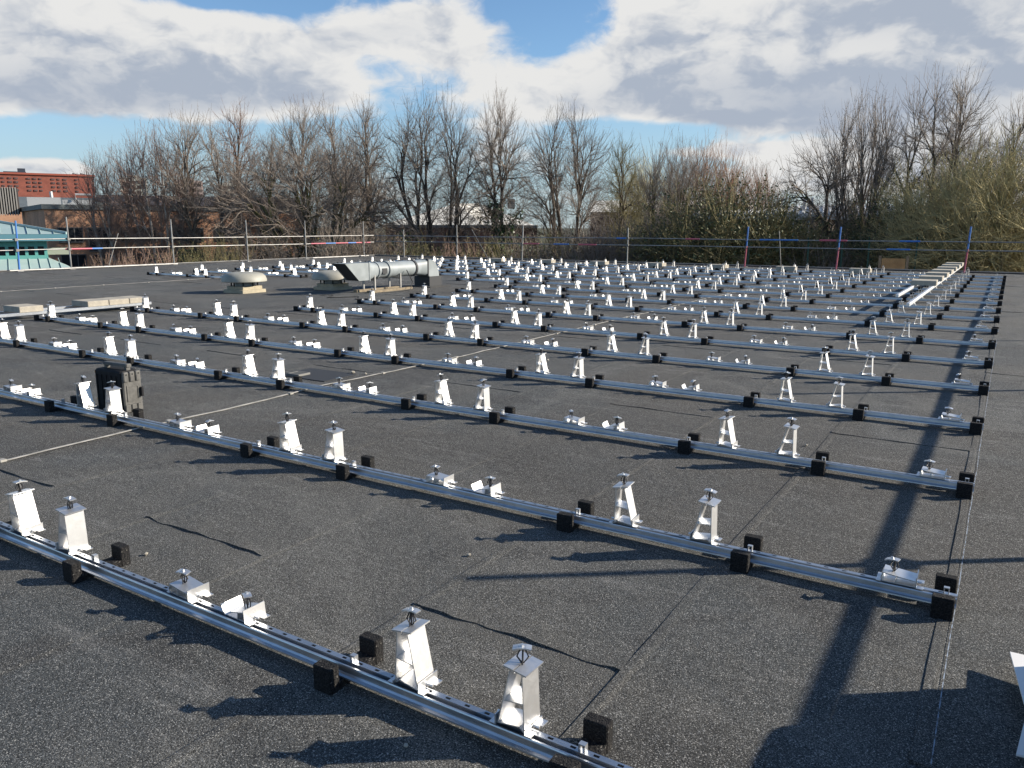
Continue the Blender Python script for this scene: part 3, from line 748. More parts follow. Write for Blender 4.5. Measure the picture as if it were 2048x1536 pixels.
# ------------------------------------------------------------------ white carton, and unseen cartons and sacks added for their shadow
cb = empty('white_carton', (0, 0, 0)); tag(cb, 'white folded carton sheet at the bottom right corner of the picture', 'carton')
A_, B_, C_, D_ = on_z(2020, 1303, .07), on_z(2050, 1412, .09), on_z(2053, 1425, .085), on_z(2032, 1508, .03)
def sheet(q, t=.006): return MB().poly([tuple(p) for p in q] + [(p[0], p[1], p[2] - t) for p in q], [(0, 1, 2, 3), (7, 6, 5, 4), (0, 4, 5, 1), (1, 5, 6, 2), (2, 6, 7, 3), (3, 7, 4, 0)])
sheet([A_, B_, (B_.x + .55, B_.y - .02, .12), (A_.x + .60, A_.y - .05, .10)]).build('upper_flap', 'white_card', cb)
sheet([C_, D_, (D_.x + .62, D_.y + .02, .05), (C_.x + .55, C_.y - .02, .115)]).build('lower_flap', 'white_card', cb)
MB().box(B_.x + .06, B_.x + .55, D_.y + .06, A_.y - .10, .009, .022).build('box_base', 'white_card', cb)
def sack(loc, r, hgt, seed, label):  # made-up lump out of view, roughens the outline of the carton shadow
    bm = bmesh.new(); bmesh.ops.create_icosphere(bm, subdivisions=4, radius=1); q = random.Random(seed); ph = [q.uniform(0, 6) for _ in range(6)]
    for v_ in bm.verts:
        c = v_.co.copy(); k = 1 + .12 * math.sin(3 * c.x + ph[0]) * math.sin(4 * c.y + ph[1]) + .08 * math.sin(7 * c.z + ph[2] + 3 * c.x)
        pw = lambda q: math.copysign(abs(q) ** .62, q)
        c = Vector((pw(c.x), pw(c.y), pw(c.z))) * .93
        v_.co = Vector((c.x * r * k, c.y * r * k * .9, max(-.0, (c.z + .85) * hgt / 1.85 * (1 + .06 * math.sin(9 * c.x + ph[3])))))
    me = bpy.data.meshes.new('shadow_sack'); bm.to_mesh(me); bm.free(); me.materials.append(M['sack']); me.polygons.foreach_set('use_smooth', [True] * len(me.polygons))
    return tag(link('shadow_sack', me, None, loc), label, 'sack', 'unseen sacks added for their shadow')
def carton(x0, x1, y0, y1, h, label):  # made-up box out of view, throws the shadow at lower right
    t = empty('shadow_carton', ((x0 + x1) / 2, (y0 + y1) / 2, .009)); tag(t, label, 'carton', 'unseen brown cartons added for their shadow'); a_, c_ = (x1 - x0) / 2, (y1 - y0) / 2
    MB().rbox(-a_, a_, -c_, c_, 0, h, .006).build('box', 'cardboard', t); MB().box(-a_ + .01, a_ - .01, -.025, .025, h + .0005, h + .0015).build('packing_tape', 'packing_tape', t)
carton(.50, 1.25, .90, 1.47, .42, 'unseen brown carton added to cast a shadow, farthest of three')
carton(.47, 1.25, .25, .88, .42, 'unseen brown carton added to cast a shadow, middle of three')
carton(.50, 1.25, -.40, .23, .40, 'unseen brown carton added to cast a shadow, nearest the camera')
sack((.78, 1.20, .43), .24, .16, 2, 'unseen small pale sack added for its shadow, on the farthest carton')
sack((.86, .56, .431), .26, .18, 5, 'unseen small pale sack added for its shadow, on the middle carton')

# ------------------------------------------------------------------ buildings beyond the roof
def frame_at(px0, px1, D, yaw=0.0):
    """local frame for a facade that spans px0..px1 at horizontal distance D; returns (origin at ground left, right dir, width, z of a picture height)"""
    a = at_d(px0, 453, D); c = at_d(px1, 453, D); a.z = ZG; c.z = ZG
    PXREF[0] = max(20, min(2030, (px0 + px1) / 2))
    d = c - a; w = d.length; ang = math.atan2(d.y, d.x) + yaw
    return a, ang, w
PXREF = [1024]
def zpx(py, D):
    """height above ground that shows at picture row py at horizontal distance D"""
    d = ray(PXREF[0], py); return CAM.z + d.z * D / math.hypot(d.x, d.y) - ZG
def windows(par, rects, depth, glass, framem, mull=0, proud=True):
    for (x0, x1, z0, z1) in rects:
        wv = MB().box(x0, x1, -.02, .05, z0, z1).build('window', glass, par)
        b = MB(); t = .06
        b.box(x0 - t, x1 + t, -.05, .03, z1, z1 + t); b.box(x0 - t, x1 + t, -.08, .03, z0 - t * 1.4, z0); b.box(x0 - t, x0, -.05, .03, z0, z1); b.box(x1, x1 + t, -.05, .03, z0, z1)
        for i in range(mull): xm = x0 + (x1 - x0) * (i + 1) / (mull + 1); b.box(xm - .03, xm + .03, -.045, -.021, z0, z1)
        b.build('window_frame', framem, wv)
# 1 orange brick block with dark window bays
D = 62; a, ang, w = frame_at(92, 640, D, .26); t = empty('brick_building', a, ang); tag(t, 'two storey orange brick building behind the birches, left of centre', 'building')
ht = zpx(421, D); W1 = w
MB().box(0, W1, .06, 14, 0, ht).build('wall', 'brick_orange', t)
MB().box(-.15, W1 + .15, -.06, 14.1, ht + .002, ht + .32).build('roof', 'slate_grey', t)
k = w / 548
rects = []
for (p0, p1, ya, yb) in ((114, 156, 457, 482), (168, 208, 457, 500), (114, 158, 508, 535), (172, 212, 508, 540), (230, 300, 457, 482), (330, 400, 457, 482), (430, 500, 457, 480), (230, 300, 508, 535), (330, 400, 508, 535), (530, 600, 457, 480), (430, 500, 508, 535), (530, 600, 508, 535)):
    rects.append(((p0 - 92) * k, (p1 - 92) * k, max(.3, zpx(yb, D)), zpx(ya, D)))
windows(t, rects, .1, 'glass_dark', 'frame_grey', 2)
# plant on its roof
D2 = 70; a, ang, w = frame_at(60, 190, D2)
t = empty('roof_plant', (a.x, a.y, zpx(421, 62) + ZG + .33), ang); tag(t, 'pale metal plant housing and pipes on top of the orange brick building', 'roof plant')
MB().box(.0, 2.2, 0, 1.5, 0, .75).build('housing', 'plant_silver', t); MB().box(2.3, 4.4, 0, 1.2, 0, .6).build('housing', 'plant_silver', t); MB().box(4.6, 5.6, 0, 1.2, 0, .45).build('housing', 'slate_grey', t)
MB().tube([(3.2, -.2, .62), (3.2, -.2, 1.0), (4.3, -.2, 1.0)], .08, 8).build('pipe', 'plant_silver', t)
# 2 grey roofed block behind, with louvre tower
D = 95; a, ang, w = frame_at(-30, 198, D); t = empty('grey_roofed_building', a, ang); tag(t, 'long low building with grey sloping metal roof below the red block', 'building')
h0, h1 = zpx(416, D), zpx(389, D)
MB().box(0, w, 3, 15, 0, h0).build('wall', 'brick_orange', t)
b = MB(); b.poly([(-.3, 2.6, h0), (w + .3, 2.6, h0), (w + .3, 9, h1), (-.3, 9, h1), (w + .3, 15.4, h0), (-.3, 15.4, h0)], [(0, 1, 2, 3), (3, 2, 4, 5), (1, 4, 2), (0, 3, 5), (0, 5, 4, 1)]); rf = b.build('roof', 'slate_grey', t)
MB().tube([(w * .61, 5, h0), (w * .60, 5, zpx(379, D))], .16, 8).build('flue', 'smoke_flue', t)
lv = empty('louvre_screen', at_d(-14, 453, 74).to_tuple(), ang); lv.location.z = zpx(421, 74) + ZG - .3; tag(lv, 'screen of pale upright louvre blades at the left picture edge', 'louvre screen')
MB().box(0, 1.9, .12, 1.2, 0, 2.0).build('plant_box', 'dark_cladding', lv)
for i in range(11): MB().box(.02 + i * .17, .10 + i * .17, -.04, .10, -.1, 2.05).build('louvre_blade', 'louvre', lv)
# 3 red hospital-like block far away
D = 260; a, ang, w = frame_at(-120, 197, D); t = empty('red_block', a, ang); tag(t, 'long red brick block of five window rows far away at left', 'building')
ht = zpx(349, D); MB().box(0, w, .3, 26, 0, ht).build('wall', 'brick_red', t)
kk = w / 317
MB().box(-.3, w + .3, -.1, 26, ht + .002, ht + .5).build('parapet', 'red_band', t)
for (ya, yb) in ((355, 358.2), (362.5, 366), (370.5, 374), (378.5, 382)):
    for i in range(15):
        x = (130 + i * 12.4 - 2) * kk * 1.0
        if x + 4 > w: break
        if i % 4 == 3: continue
        wn = MB().box(x, x + (7.2 if i % 3 else 5.2) * kk, .12, .4, zpx(yb, D), zpx(ya, D)).build('window', 'glass_far', t)
        MB().box(x + 2.4 * kk, x + 2.9 * kk, .05, .119, zpx(yb, D), zpx(ya, D)).build('window_frame', 'red_band', wn)
MB().box((12 + 120) * kk, (58 + 120) * kk, 6, 16, ht + .51, zpx(341, D)).build('plant_room', 'plant_blue', t)
MB().box((41 + 120) * kk, (57 + 120) * kk, 6.5, 14, zpx(341, D) + .002, zpx(334, D)).build('plant_room', 'plant_blue', t)
MB().box((158 + 120) * kk, (186 + 120) * kk, 6, 14, ht + .51, zpx(344.5, D)).build('plant_room', 'plant_blue', t)
for i in range(6): MB().tube([((157 + 120 + i * 5.5) * kk, 5, ht), ((157 + 120 + i * 5.5) * kk, 5, zpx(341 + (i % 3), D))], .35, 6).build('flue', 'plant_blue', t)
# 4 three pale tower blocks
for i, (p0, p1, yt, m_, nm) in enumerate(((248, 302, 350, 'tower_white', 'pale yellow-white tower block, leftmost of three far behind the birches'), (356, 412, 356, 'tower_pink', 'pinkish tower block, middle of three far behind the birches'), (446, 506, 361, 'tower_white', 'pale tower block, rightmost of three, half hidden by branches'))):
    D = 520; a, ang, w = frame_at(p0, p1, D); t = empty('tower_block', a, ang); tag(t, nm, 'tower block', 'pale tower blocks on the skyline')
    ht = zpx(yt + 5, D); MB().box(0, w, .4, 16, 0, ht).build('wall', m_, t); MB().box(w * .3, w * .7, 3, 10, ht + .01, zpx(yt, D)).build('lift_house', m_, t)
    z = ht - 3.4
    while z > ht - 16:
        for j in range(5):
            x = w * (.07 + .19 * j); MB().box(x, x + w * .11, .2, .45, z, z + 1.5).build('window', 'glass_far', t)
        z -= 3.0
# 5 dark terrace behind the trees
D = 120; a, ang, w = frame_at(196, 600, D); t = empty('dark_terrace', a, ang); tag(t, 'long dark brown roofed range behind the bare trees left of centre', 'building')
h0, h1 = zpx(412, D), zpx(390, D)
MB().box(0, w, .5, 12, 0, h0).build('wall', 'brick_dark', t)
b = MB(); b.poly([(-.4, 0, h0), (w + .4, 0, h0), (w + .4, 6, h1), (-.4, 6, h1), (w + .4, 12.4, h0), (-.4, 12.4, h0)], [(0, 1, 2, 3), (3, 2, 4, 5), (1, 4, 2), (0, 3, 5), (0, 5, 4, 1)]); b.build('roof', 'dark_cladding', t)
# 6 white roofed warehouse in the middle
D = 92; a, ang, w = frame_at(770, 1075, D); t = empty('warehouse', a, ang); tag(t, 'low warehouse with cream white pitched roof behind the middle trees', 'warehouse')
k = w / 305; h0, h1 = zpx(450, D), zpx(406, D + 22)
MB().box(0, w, .4, 24, 0, h0).build('wall', 'brick_dark', t)
xa = (965 - 770) * k
b = MB(); b.poly([(-.3, 0, h0), (xa, 0, h0 + .02), (w * .98, 0, h0), (w * .98, 24, h0), (xa, 24, h1), (-.3, 24, zpx(436, D)), (xa - 3, 14, h1 - .3)], [(0, 1, 6), (1, 2, 4, 6), (2, 3, 4), (0, 6, 5), (6, 4, 5)]); b.build('roof', 'warehouse_cream', t)
MB().box(-.4, w, -.12, .2, h0 - .32, h0 - .01).build('gutter', 'frame_grey', t)
MB().box(xa + 4, xa + 5.0, 20, 21, h1 - .8, h1 + .5).build('roof_cowl', 'frame_grey', t)
# 7 second cream roof
D = 130; a, ang, w = frame_at(1180, 1420, D); t = empty('warehouse', a, ang); tag(t, 'second cream roofed warehouse, farther off right of the middle', 'warehouse')
h0, h1 = zpx(424, D), zpx(396, D)
MB().box(0, w, .4, 20, 0, h0).build('wall', 'brick_dark', t)
b = MB(); b.poly([(-.3, 0, h0), (w + .3, 0, h0), (w + .3, 12, h1), (-.3, 12, h1), (w + .3, 24, h0), (-.3, 24, h0)], [(0, 1, 2, 3), (3, 2, 4, 5), (1, 4, 2), (0, 3, 5), (0, 5, 4, 1)]); b.build('roof', 'warehouse_cream', t)
# 8 brick hall on the right with pale ribbed roof edge
D = 66; a, ang, w = frame_at(1390, 1905, D); t = empty('brick_hall', a, ang); tag(t, 'dark brick hall with pale ribbed roof edge behind the right-hand trees', 'building')
k = w / 515; h0, h1 = zpx(428, D), zpx(406, D)
MB().box(0, w, .5, 16, 0, h0).build('wall', 'brick_dark', t)
b = MB(); b.poly([(-.4, 0, h0), (w + .4, 0, h0), (w + .4, 9, h1), (-.4, 9, h1), (w + .4, 17, h0), (-.4, 17, h0)], [(0, 1, 2, 3), (3, 2, 4, 5), (1, 4, 2), (0, 3, 5), (0, 5, 4, 1)]); rf = b.build('roof', 'eave_pale', t)
b = MB()
for i in range(int(w / .5)):
    x = i * .5; b.poly([(x, -.05, h0 + .01), (x + .18, -.05, h0 + .01), (x + .18, 9, h1 + .01), (x, 9, h1 + .01), (x, -.05, h0 + .13), (x + .18, -.05, h0 + .13), (x + .18, 9, h1 + .13), (x, 9, h1 + .13)], [(0, 3, 2, 1), (4, 5, 6, 7), (0, 1, 5, 4), (1, 2, 6, 5), (2, 3, 7, 6), (3, 0, 4, 7)])
tag(b.build('roof_ribs', 'eave_pale', rf), kind='stuff')
MB().box(-.4, w + .4, -.15, .3, h0 - .42, h0 - .01).build('fascia', 'eave_pale', t)
windows(t, [((p - 1390) * k, (p + 30 - 1390) * k, zpx(475, D), zpx(440, D)) for p in (1440, 1510, 1600, 1690, 1770, 1840)], .1, 'glass_dark', 'frame_white', 1)
MB().box((1572 - 1390) * k, (1578 - 1390) * k, -.05, .45, zpx(458, D), zpx(432, D)).build('orange_panel', 'twig_orange', t)
for p in (1618, 1634): MB().tube([((p - 1390) * k, 3, h0), ((p - 1390) * k, 3, zpx(392, D))], .12, 8).build('flue', 'plant_silver', t)
# 9 teal roofed pavilion at the left
D = 47; PXREF[0] = 60; a = at_d(-150, 453, D); c = at_d(124, 453, D); a.z = c.z = ZG
ang = math.atan2((c - a).y, (c - a).x); w = (c - a).length; t = empty('teal_pavilion', a, ang); tag(t, 'glazed pavilion with pale teal hipped metal roof at left edge', 'pavilion')
he, hp = zpx(468, D), zpx(444, D); hs0, hs1 = zpx(540, D), zpx(518, D)
wi = w - .55; dp = wi
MB().box(.6, wi - .3, .6, dp - .6, 0, hs0 + .2).build('wall', 'brick_orange', t)
cxm = w / 2
rb = MB(); e = .45; rb.poly([(-e, -e, he), (w + e - .3, -e, he), (w + e - .3, dp + e, he), (-e, dp + e, he), (cxm, dp / 2, hp)], [(0, 1, 4), (1, 2, 4), (2, 3, 4), (3, 0, 4), (0, 3, 2, 1)]); rf = rb.build('roof', 'teal_roof', t)
for i in range(1, 11):
    x = -e + (w + 2 * e - .3) * i / 11; tt = min(1, (abs(x - cxm)) / (cxm + e)); q0 = Vector((x, -e, he + .03)); s_ = 1 - tt
    q1 = Vector((x, -e + s_ * (dp / 2 + e), he + s_ * (hp - he) + .03))
    if s_ > .05: MB().tube([q0, q1], .022, 4).build('standing_seam', 'teal_seam', rf)
MB().tube([(w + e - .3, -e, he + .05), (cxm, dp / 2, hp + .05)], .08, 6).build('hip_cap', 'teal_roof', rf)
MB().box(-e - .05, w + e - .25, -e - .06, dp + e, he - .34, he - .01).build('fascia', 'blue_fascia', t)
MB().box(.15, wi - .25, .25, dp - .3, hs1, he - .34).build('glazing', 'glass_dark', t)
for i in range(12):
    x = .15 + (wi - .5) * i / 11; MB().box(x, x + .14, .12, .26, hs1, he - .34).build('mullion', 'teal_paint', t)
MB().box(.1, wi - .2, .10, .24, hs1, hs1 + .18).build('sill', 'teal_paint', t); MB().box(.1, wi - .2, .11, .25, he - .62, he - .36).build('head_rail', 'teal_paint', t)
for i in range(3): MB().box(.6 + i * 2.0, 1.9 + i * 2.0, .27, .30, hs1 + .2, he - .7).build('blind', 'blind', t)
b = MB(); b.poly([(-.7, -.9, hs0), (w + .35, -.9, hs0), (wi - .2, .1, hs1), (.1, .1, hs1), (w + .35, dp, hs0), (wi - .2, dp, hs1)], [(0, 1, 2, 3), (1, 4, 5, 2)]); b.build('skirt_roof', 'teal_roof', t)
for i in range(14):
    x = -.5 + i * (w + .7) / 14; MB().tube([(x, -.9, hs0 + .03), (x * .95 + .2, .1, hs1 + .03)], .02, 4).build('standing_seam', 'teal_seam', t)
# 10 close boarded fence panel and wire fence posts beyond the far edge
D = 36; a, ang, w = frame_at(1770, 1818, D); t = empty('timber_gate', a, ang); tag(t, 'tan close boarded timber gate panel beyond the far right roof edge', 'gate')
z1 = zpx(517, D); n = 14
for i in range(n): MB().box(w * i / n, w * (i + .9) / n, 0, .03 + .012 * (i % 2), .2, z1).build('board', 'fence_wood', t)
for z in (.5, z1 - .3): MB().box(0, w, .05, .1, z, z + .1).build('rail', 'fence_wood', t)
for x in (-.12, w + .02): MB().box(x, x + .1, -.02, .1, 0, z1 + .1).build('post', 'timber', t)
for i, p in enumerate((1500, 1620, 1688, 1742, 1838)):
    PXREF[0] = p; P = at_d(p, 453, 40); P.z = ZG; b = MB(); b.tube([(0, 0, 0), (0, 0, zpx(486, 40))], .04, 6)
    o = empty('fence_post', P); tag(o, 'thin dark green fence post, %s from the left beyond the far edge' % ['first', 'second', 'third', 'fourth', 'fifth'][i], 'fence post', 'green fence posts'); b.build('shaft', 'fence_green', o)
    MB().tube([(0, 0, zpx(486, 40)), (0, -.2, zpx(486, 40) + .25)], .03, 6).build('top_arm', 'fence_green', o)

# ------------------------------------------------------------------ trees
def np_tubes(starts, dirs, lens, radii, nseg, rs, wob, trop, taper):
    """grow straight-ish twigs; returns node positions (B,nseg+1,3), node radii and tangents"""
    B = len(starts); P = np.zeros((B, nseg + 1, 3)); P[:, 0] = starts; d = dirs / (np.linalg.norm(dirs, axis=1, keepdims=True) + 1e-9); T = np.zeros_like(P); T[:, 0] = d
    for i in range(nseg):
        d = d + rs.normal(0, wob, (B, 3)); d[:, 2] += trop; d /= np.linalg.norm(d, axis=1, keepdims=True)
        P[:, i + 1] = P[:, i] + d * (lens / nseg)[:, None]; T[:, i + 1] = d
    return P, np.linspace(1, taper, nseg + 1)[None, :] * radii[:, None], T
def np_mesh(P, Rr, T, sides):
    B, n, _ = P.shape; ref = np.where(np.abs(T[..., 2:3]) < .9, np.array([0, 0, 1.0]), np.array([1.0, 0, 0]))
    a = np.cross(T, ref); a /= np.linalg.norm(a, axis=-1, keepdims=True) + 1e-9; b = np.cross(T, a)
    w = 2 * np.pi * np.arange(sides) / sides
    V = P[:, :, None, :] + Rr[:, :, None, None] * (a[:, :, None, :] * np.cos(w)[None, None, :, None] + b[:, :, None, :] * np.sin(w)[None, None, :, None])
    V = V.reshape(-1, 3); base = (np.arange(B) * n * sides)[:, None, None]; i = np.arange(n - 1)[None, :, None] * sides; j = np.arange(sides)[None, None, :]; j2 = (j + 1) % sides
    Fq = np.stack([base + i + j, base + i + j2, base + i + sides + j2, base + i + sides + j], -1).reshape(-1, 4)
    return V, Fq
def mesh_from(name, parts, m):
    Vs, Fs, k = [], [], 0
    for V, Fq in parts: Vs.append(V); Fs.append(Fq + k); k += len(V)
    V = np.concatenate(Vs); Fq = np.concatenate(Fs); me = bpy.data.meshes.new(name)
    me.vertices.add(len(V)); me.vertices.foreach_set('co', V.ravel().astype(np.float32))
    me.loops.add(Fq.size); me.loops.foreach_set('vertex_index', Fq.ravel().astype(np.int32))
    me.polygons.add(len(Fq)); me.polygons.foreach_set('loop_start', np.arange(0, Fq.size, 4, dtype=np.int32)); me.polygons.foreach_set('loop_total', np.full(len(Fq), 4, dtype=np.int32))
    me.update(calc_edges=True); me.materials.append(MATS[m]); return me
def leaves(rs, centers, n, size, spread):
    c = centers[rs.integers(0, len(centers), n)] + rs.normal(0, 1, (n, 3)) * spread
    a = rs.normal(0, 1, (n, 3)); a /= np.linalg.norm(a, axis=1, keepdims=True); b = rs.normal(0, 1, (n, 3)); b -= a * (a * b).sum(1, keepdims=True); b /= np.linalg.norm(b, axis=1, keepdims=True)
    s = (size * rs.uniform(.6, 1.4, n))[:, None]
    V = np.stack([c - a * s, c - b * s * .6, c + a * s, c + b * s * .6], 1).reshape(-1, 3); return V, np.arange(n * 4).reshape(-1, 4)
VAR = {}
def variant(key, seed, h, rad, tips, fork=.12, low=.2, wide=.6, stems=1, r_tip=.0095, twl=.95, fine=3, up=.55, power=.45, ivy=0, ivy_h=.5, leaf=0, off=(0, 0), gap=.35, trunk_k=1.0):
    """one tree: tips are scattered through the crown's volume, then limbs are gathered back towards the trunk,
    so every limb leads somewhere and thickens with the number of twigs it feeds"""
    rs = np.random.default_rng(seed)
    q = rs.uniform(0, 1, (tips * 6, 3)); z = low + (1 - low) * q[:, 0]
    # crown outline: widest at 'wide', round top, tapering to the fork
    prof = np.where(z > wide, np.sqrt(np.clip(1 - ((z - wide) / (1.0 - wide)) ** 2, 0, 1)), .25 + .75 * np.clip((z - low) / (wide - low), 0, 1) ** .8)
    keep = rs.uniform(0, 1, len(z)) < prof ** 1.4; z = z[keep]; prof = prof[keep]; q = q[keep]
    az = q[:, 1] * 2 * np.pi; lump = 1 + .16 * np.sin(az * 3 + seed) * np.sin(z * 9 + seed) + .12 * np.sin(az * 5 + z * 14 + seed * 2)
    rr = rad * h * prof * lump * q[:, 2] ** .42
    pts = np.stack([np.cos(az) * rr + off[0] * h * z, np.sin(az) * rr + off[1] * h * z, z * h * (.955 + .045 * rs.uniform(-1, 1, len(z)))], 1)
    g3 = np.sin(pts[:, 0] * 2.1 + seed) * np.sin(pts[:, 1] * 2.3 + 1.7 * seed) * np.sin(pts[:, 2] * 1.5 + .6 * seed)
    pts = pts[(g3 > -gap) | (rs.uniform(0, 1, len(pts)) < .25)][:tips]
    segs = []; tipS = []; tipD = []
    def rad_of(n): return r_tip * (n ** power) * 1.25
    def grow(p, d, ids, depth):
        n = len(ids); P = pts[ids]
        if n <= 2 or depth > 34:
            for i in ids:
                v = pts[i] - p; L = np.linalg.norm(v) + 1e-6; segs.append((p, d, pts[i], v / L, r_tip * 1.35, r_tip * .9)); tipS.append(pts[i]); tipD.append(v / L)
            return
        c = P.mean(0); v = c - p; L = np.linalg.norm(v) + 1e-6; st = max(min(L * .34, 2.6), .22); w = v / L
        nd = w * .72 + d * .45 + rs.normal(0, .07, 3); nd[2] += .06; nd /= np.linalg.norm(nd); e = p + nd * st
        segs.append((p, d, e, nd, rad_of(n), rad_of(n) * .93))
        X = P - P.mean(0)
        ev, U = np.linalg.eigh(X.T @ X); a = X @ (U[:, 2] + .35 * rs.normal(0, 1, 3) @ U * np.array([0, 0, 0]) + .25 * U[:, 1] * rs.normal()); t = np.quantile(a, rs.uniform(.32, .68))
        m = a <= t
        if m.all() or not m.any(): m = np.arange(n) % 2 == 0
        grow(e, nd, ids[m], depth + 1); grow(e, nd, ids[~m], depth + 1)
    ids = np.arange(len(pts)); ang = np.arctan2(pts[:, 1], pts[:, 0]); order = np.argsort(ang)
    for k, grp in enumerate(np.array_split(order, stems)):
        a0 = ang[grp].mean(); b0 = np.array([math.cos(a0), math.sin(a0), 0]) * (.16 if stems > 1 else 0) * (h / 14)
        tdir = np.array([math.cos(a0) * (.12 if stems > 1 else .02), math.sin(a0) * (.12 if stems > 1 else .02), 1.0]); tdir /= np.linalg.norm(tdir)
        e = b0 + tdir * fork * h * rs.uniform(.8, 1.2); r0 = rad_of(len(grp)) * trunk_k
        segs.append((b0 + np.array([0, 0, -.3]), tdir, e, tdir, r0 * 1.25, r0)); grow(e, tdir, grp, 0)
    S = len(segs); p0 = np.array([s_[0] for s_ in segs]); d0 = np.array([s_[1] for s_ in segs]); p1 = np.array([s_[2] for s_ in segs]); d1 = np.array([s_[3] for s_ in segs]); ra = np.array([s_[4] for s_ in segs]); rb = np.array([s_[5] for s_ in segs])
    L = np.linalg.norm(p1 - p0, axis=1, keepdims=True); c1 = p0 + d0 * L * .33; c2 = p1 - d1 * L * .33
    n = 3; tt = np.linspace(0, 1, n + 1)[None, :, None]
    P = (1 - tt) ** 3 * p0[:, None] + 3 * (1 - tt) ** 2 * tt * c1[:, None] + 3 * (1 - tt) * tt ** 2 * c2[:, None] + tt ** 3 * p1[:, None]
    T = np.gradient(P, axis=1); T /= np.linalg.norm(T, axis=-1, keepdims=True) + 1e-9; Rr = ra[:, None] * (1 - tt[..., 0]) + rb[:, None] * tt[..., 0]
    thick = ra > r_tip * 3.2
    tr = [np_mesh(P[thick], Rr[thick], T[thick], 6)]; cr = [np_mesh(P[~thick][:, ::3], Rr[~thick][:, ::3], T[~thick][:, ::3], 3)]
    ts = np.array(tipS); td = np.array(tipD); out = ts - np.array([0, 0, h * .45]); out /= np.linalg.norm(out, axis=1, keepdims=True) + 1e-9
    k = len(ts)
    a = td + out * .3 + np.array([0, 0, up]) + rs.normal(0, .22, (k, 3)); l = twl * rs.uniform(.5, 1.25, k)
    PA, RA, TA = np_tubes(ts, a, l, np.full(k, r_tip * .9), 2, rs, .06, .03, .5); cr.append(np_mesh(PA, RA, TA, 3))
    # side twigs along the thin branches and the leading shoots
    thin = np.where(~thick)[0]; pick = thin[rs.integers(0, len(thin), k * fine)]; t = rs.uniform(.1, 1, (len(pick), 1)); s_ = p0[pick] * (1 - t) + p1[pick] * t
    a = d1[pick] + rs.normal(0, .45, (len(pick), 3)) + np.array([0, 0, up * .6]); l = twl * rs.uniform(.3, .8, len(pick))
    PB, RB, TB = np_tubes(s_, a, l, np.full(len(pick), r_tip * .65), 1, rs, .05, .03, .5); cr.append(np_mesh(PB, RB, TB, 3))
    ii = rs.integers(0, k, k * 2); t = rs.uniform(.1, .9, (k * 2, 1)); s_ = PA[ii, 0] * (1 - t) + PA[ii, 2] * t; a = TA[ii, 1] + rs.normal(0, .42, (k * 2, 3)); l = twl * rs.uniform(.25, .65, k * 2)
    PC, RC, TC = np_tubes(s_, a, l, np.full(k * 2, r_tip * .6), 1, rs, .05, .03, .5); cr.append(np_mesh(PC, RC, TC, 3))
    d = dict(h=h, trunk=mesh_from('trunk', tr, 'bark_brown'), crown=mesh_from('crown', cr, 'twig_brown'))
    if ivy:
        c = P[thick].reshape(-1, 3); c = c[c[:, 2] < h * ivy_h]; w_ = (1 - c[:, 2] / (h * ivy_h * 1.05)); c = c[rs.uniform(0, 1, len(c)) < w_ + .25]
        d['ivy'] = mesh_from('ivy', [leaves(rs, c, ivy, .085, .20)], 'leaf_ivy')
    if leaf: d['leaves'] = mesh_from('leaves', [leaves(rs, ts, int(leaf * 1.5), .042, .20)], 'leaf_olive')
    VAR[key] = d
def plant(name, px, D, ytop, label, key, rot, bark=None, twig=None, group='bare trees beyond the roof', cat='tree', leafm=None, sx=1.0):
    base = at_d(px, 453, D); base.z = ZG; PXREF[0] = px; h = zpx(ytop, D); v = VAR[key]; s = h / v['h']
    t = empty(name, base, rot); t.scale = (s * sx, s * sx, s); tag(t, label, cat, group)
    for part, m_ in (('trunk', bark), ('crown', twig), ('ivy', None), ('leaves', leafm)):
        if part in v:
            o = link(part, v[part], t)
            if m_: o.material_slots[0].link = 'OBJECT'; o.material_slots[0].material = MATS[m_]
    return t
variant('vase_a', 3, 14, .225, 1300, fork=.10, low=.20, wide=.62, stems=4)
variant('vase_b', 8, 14.5, .25, 1700, fork=.12, low=.18, wide=.60, stems=5)
variant('vase_c', 14, 13, .200, 1000, fork=.16, low=.22, wide=.62, stems=3)
variant('slim_a', 5, 14, .125, 800, fork=.20, low=.22, wide=.55, stems=1, trunk_k=1.1)
variant('slim_b', 9, 14, .140, 900, fork=.22, low=.24, wide=.58, stems=2, ivy=2600, ivy_h=.55)
variant('birch', 11, 11.5, .21, 800, fork=.14, low=.25, wide=.66, stems=5, r_tip=.009, twl=1.1, up=.8, power=.42)
variant('dome', 21, 10.5, .48, 2100, fork=.06, low=.14, wide=.52, stems=6, twl=.8, up=.35, gap=.5)
variant('fan', 17, 14, .155, 800, fork=.06, low=.25, wide=.78, stems=7, up=.9, twl=1.1, ivy=3600, ivy_h=.45, power=.44)
variant('crooked', 25, 11.5, .26, 800, fork=.30, low=.26, wide=.58, stems=1, off=(-.12, .03), gap=.2, twl=.8, trunk_k=1.15)
variant('tall', 29, 15.5, .15, 600, fork=.26, low=.30, wide=.62, stems=2, gap=.2, trunk_k=1.1)
variant('willow', 33, 11, .26, 1100, fork=.10, low=.25, wide=.66, stems=5, r_tip=.009, twl=1.2, up=.9, power=.43)
variant('hazel', 37, 10, .40, 2000, fork=.04, low=.05, wide=.5, stems=9, r_tip=.009, twl=1.0, up=.15, leaf=600, power=.42, gap=.3)
variant('evergreen', 41, 8.5, .25, 700, fork=.05, low=.06, wide=.45, stems=5, leaf=9000, fine=1)
variant('shrub_a', 45, 6, .36, 620, fork=.04, low=.05, wide=.55, stems=7, r_tip=.010, twl=.6, fine=3, leaf=1500)
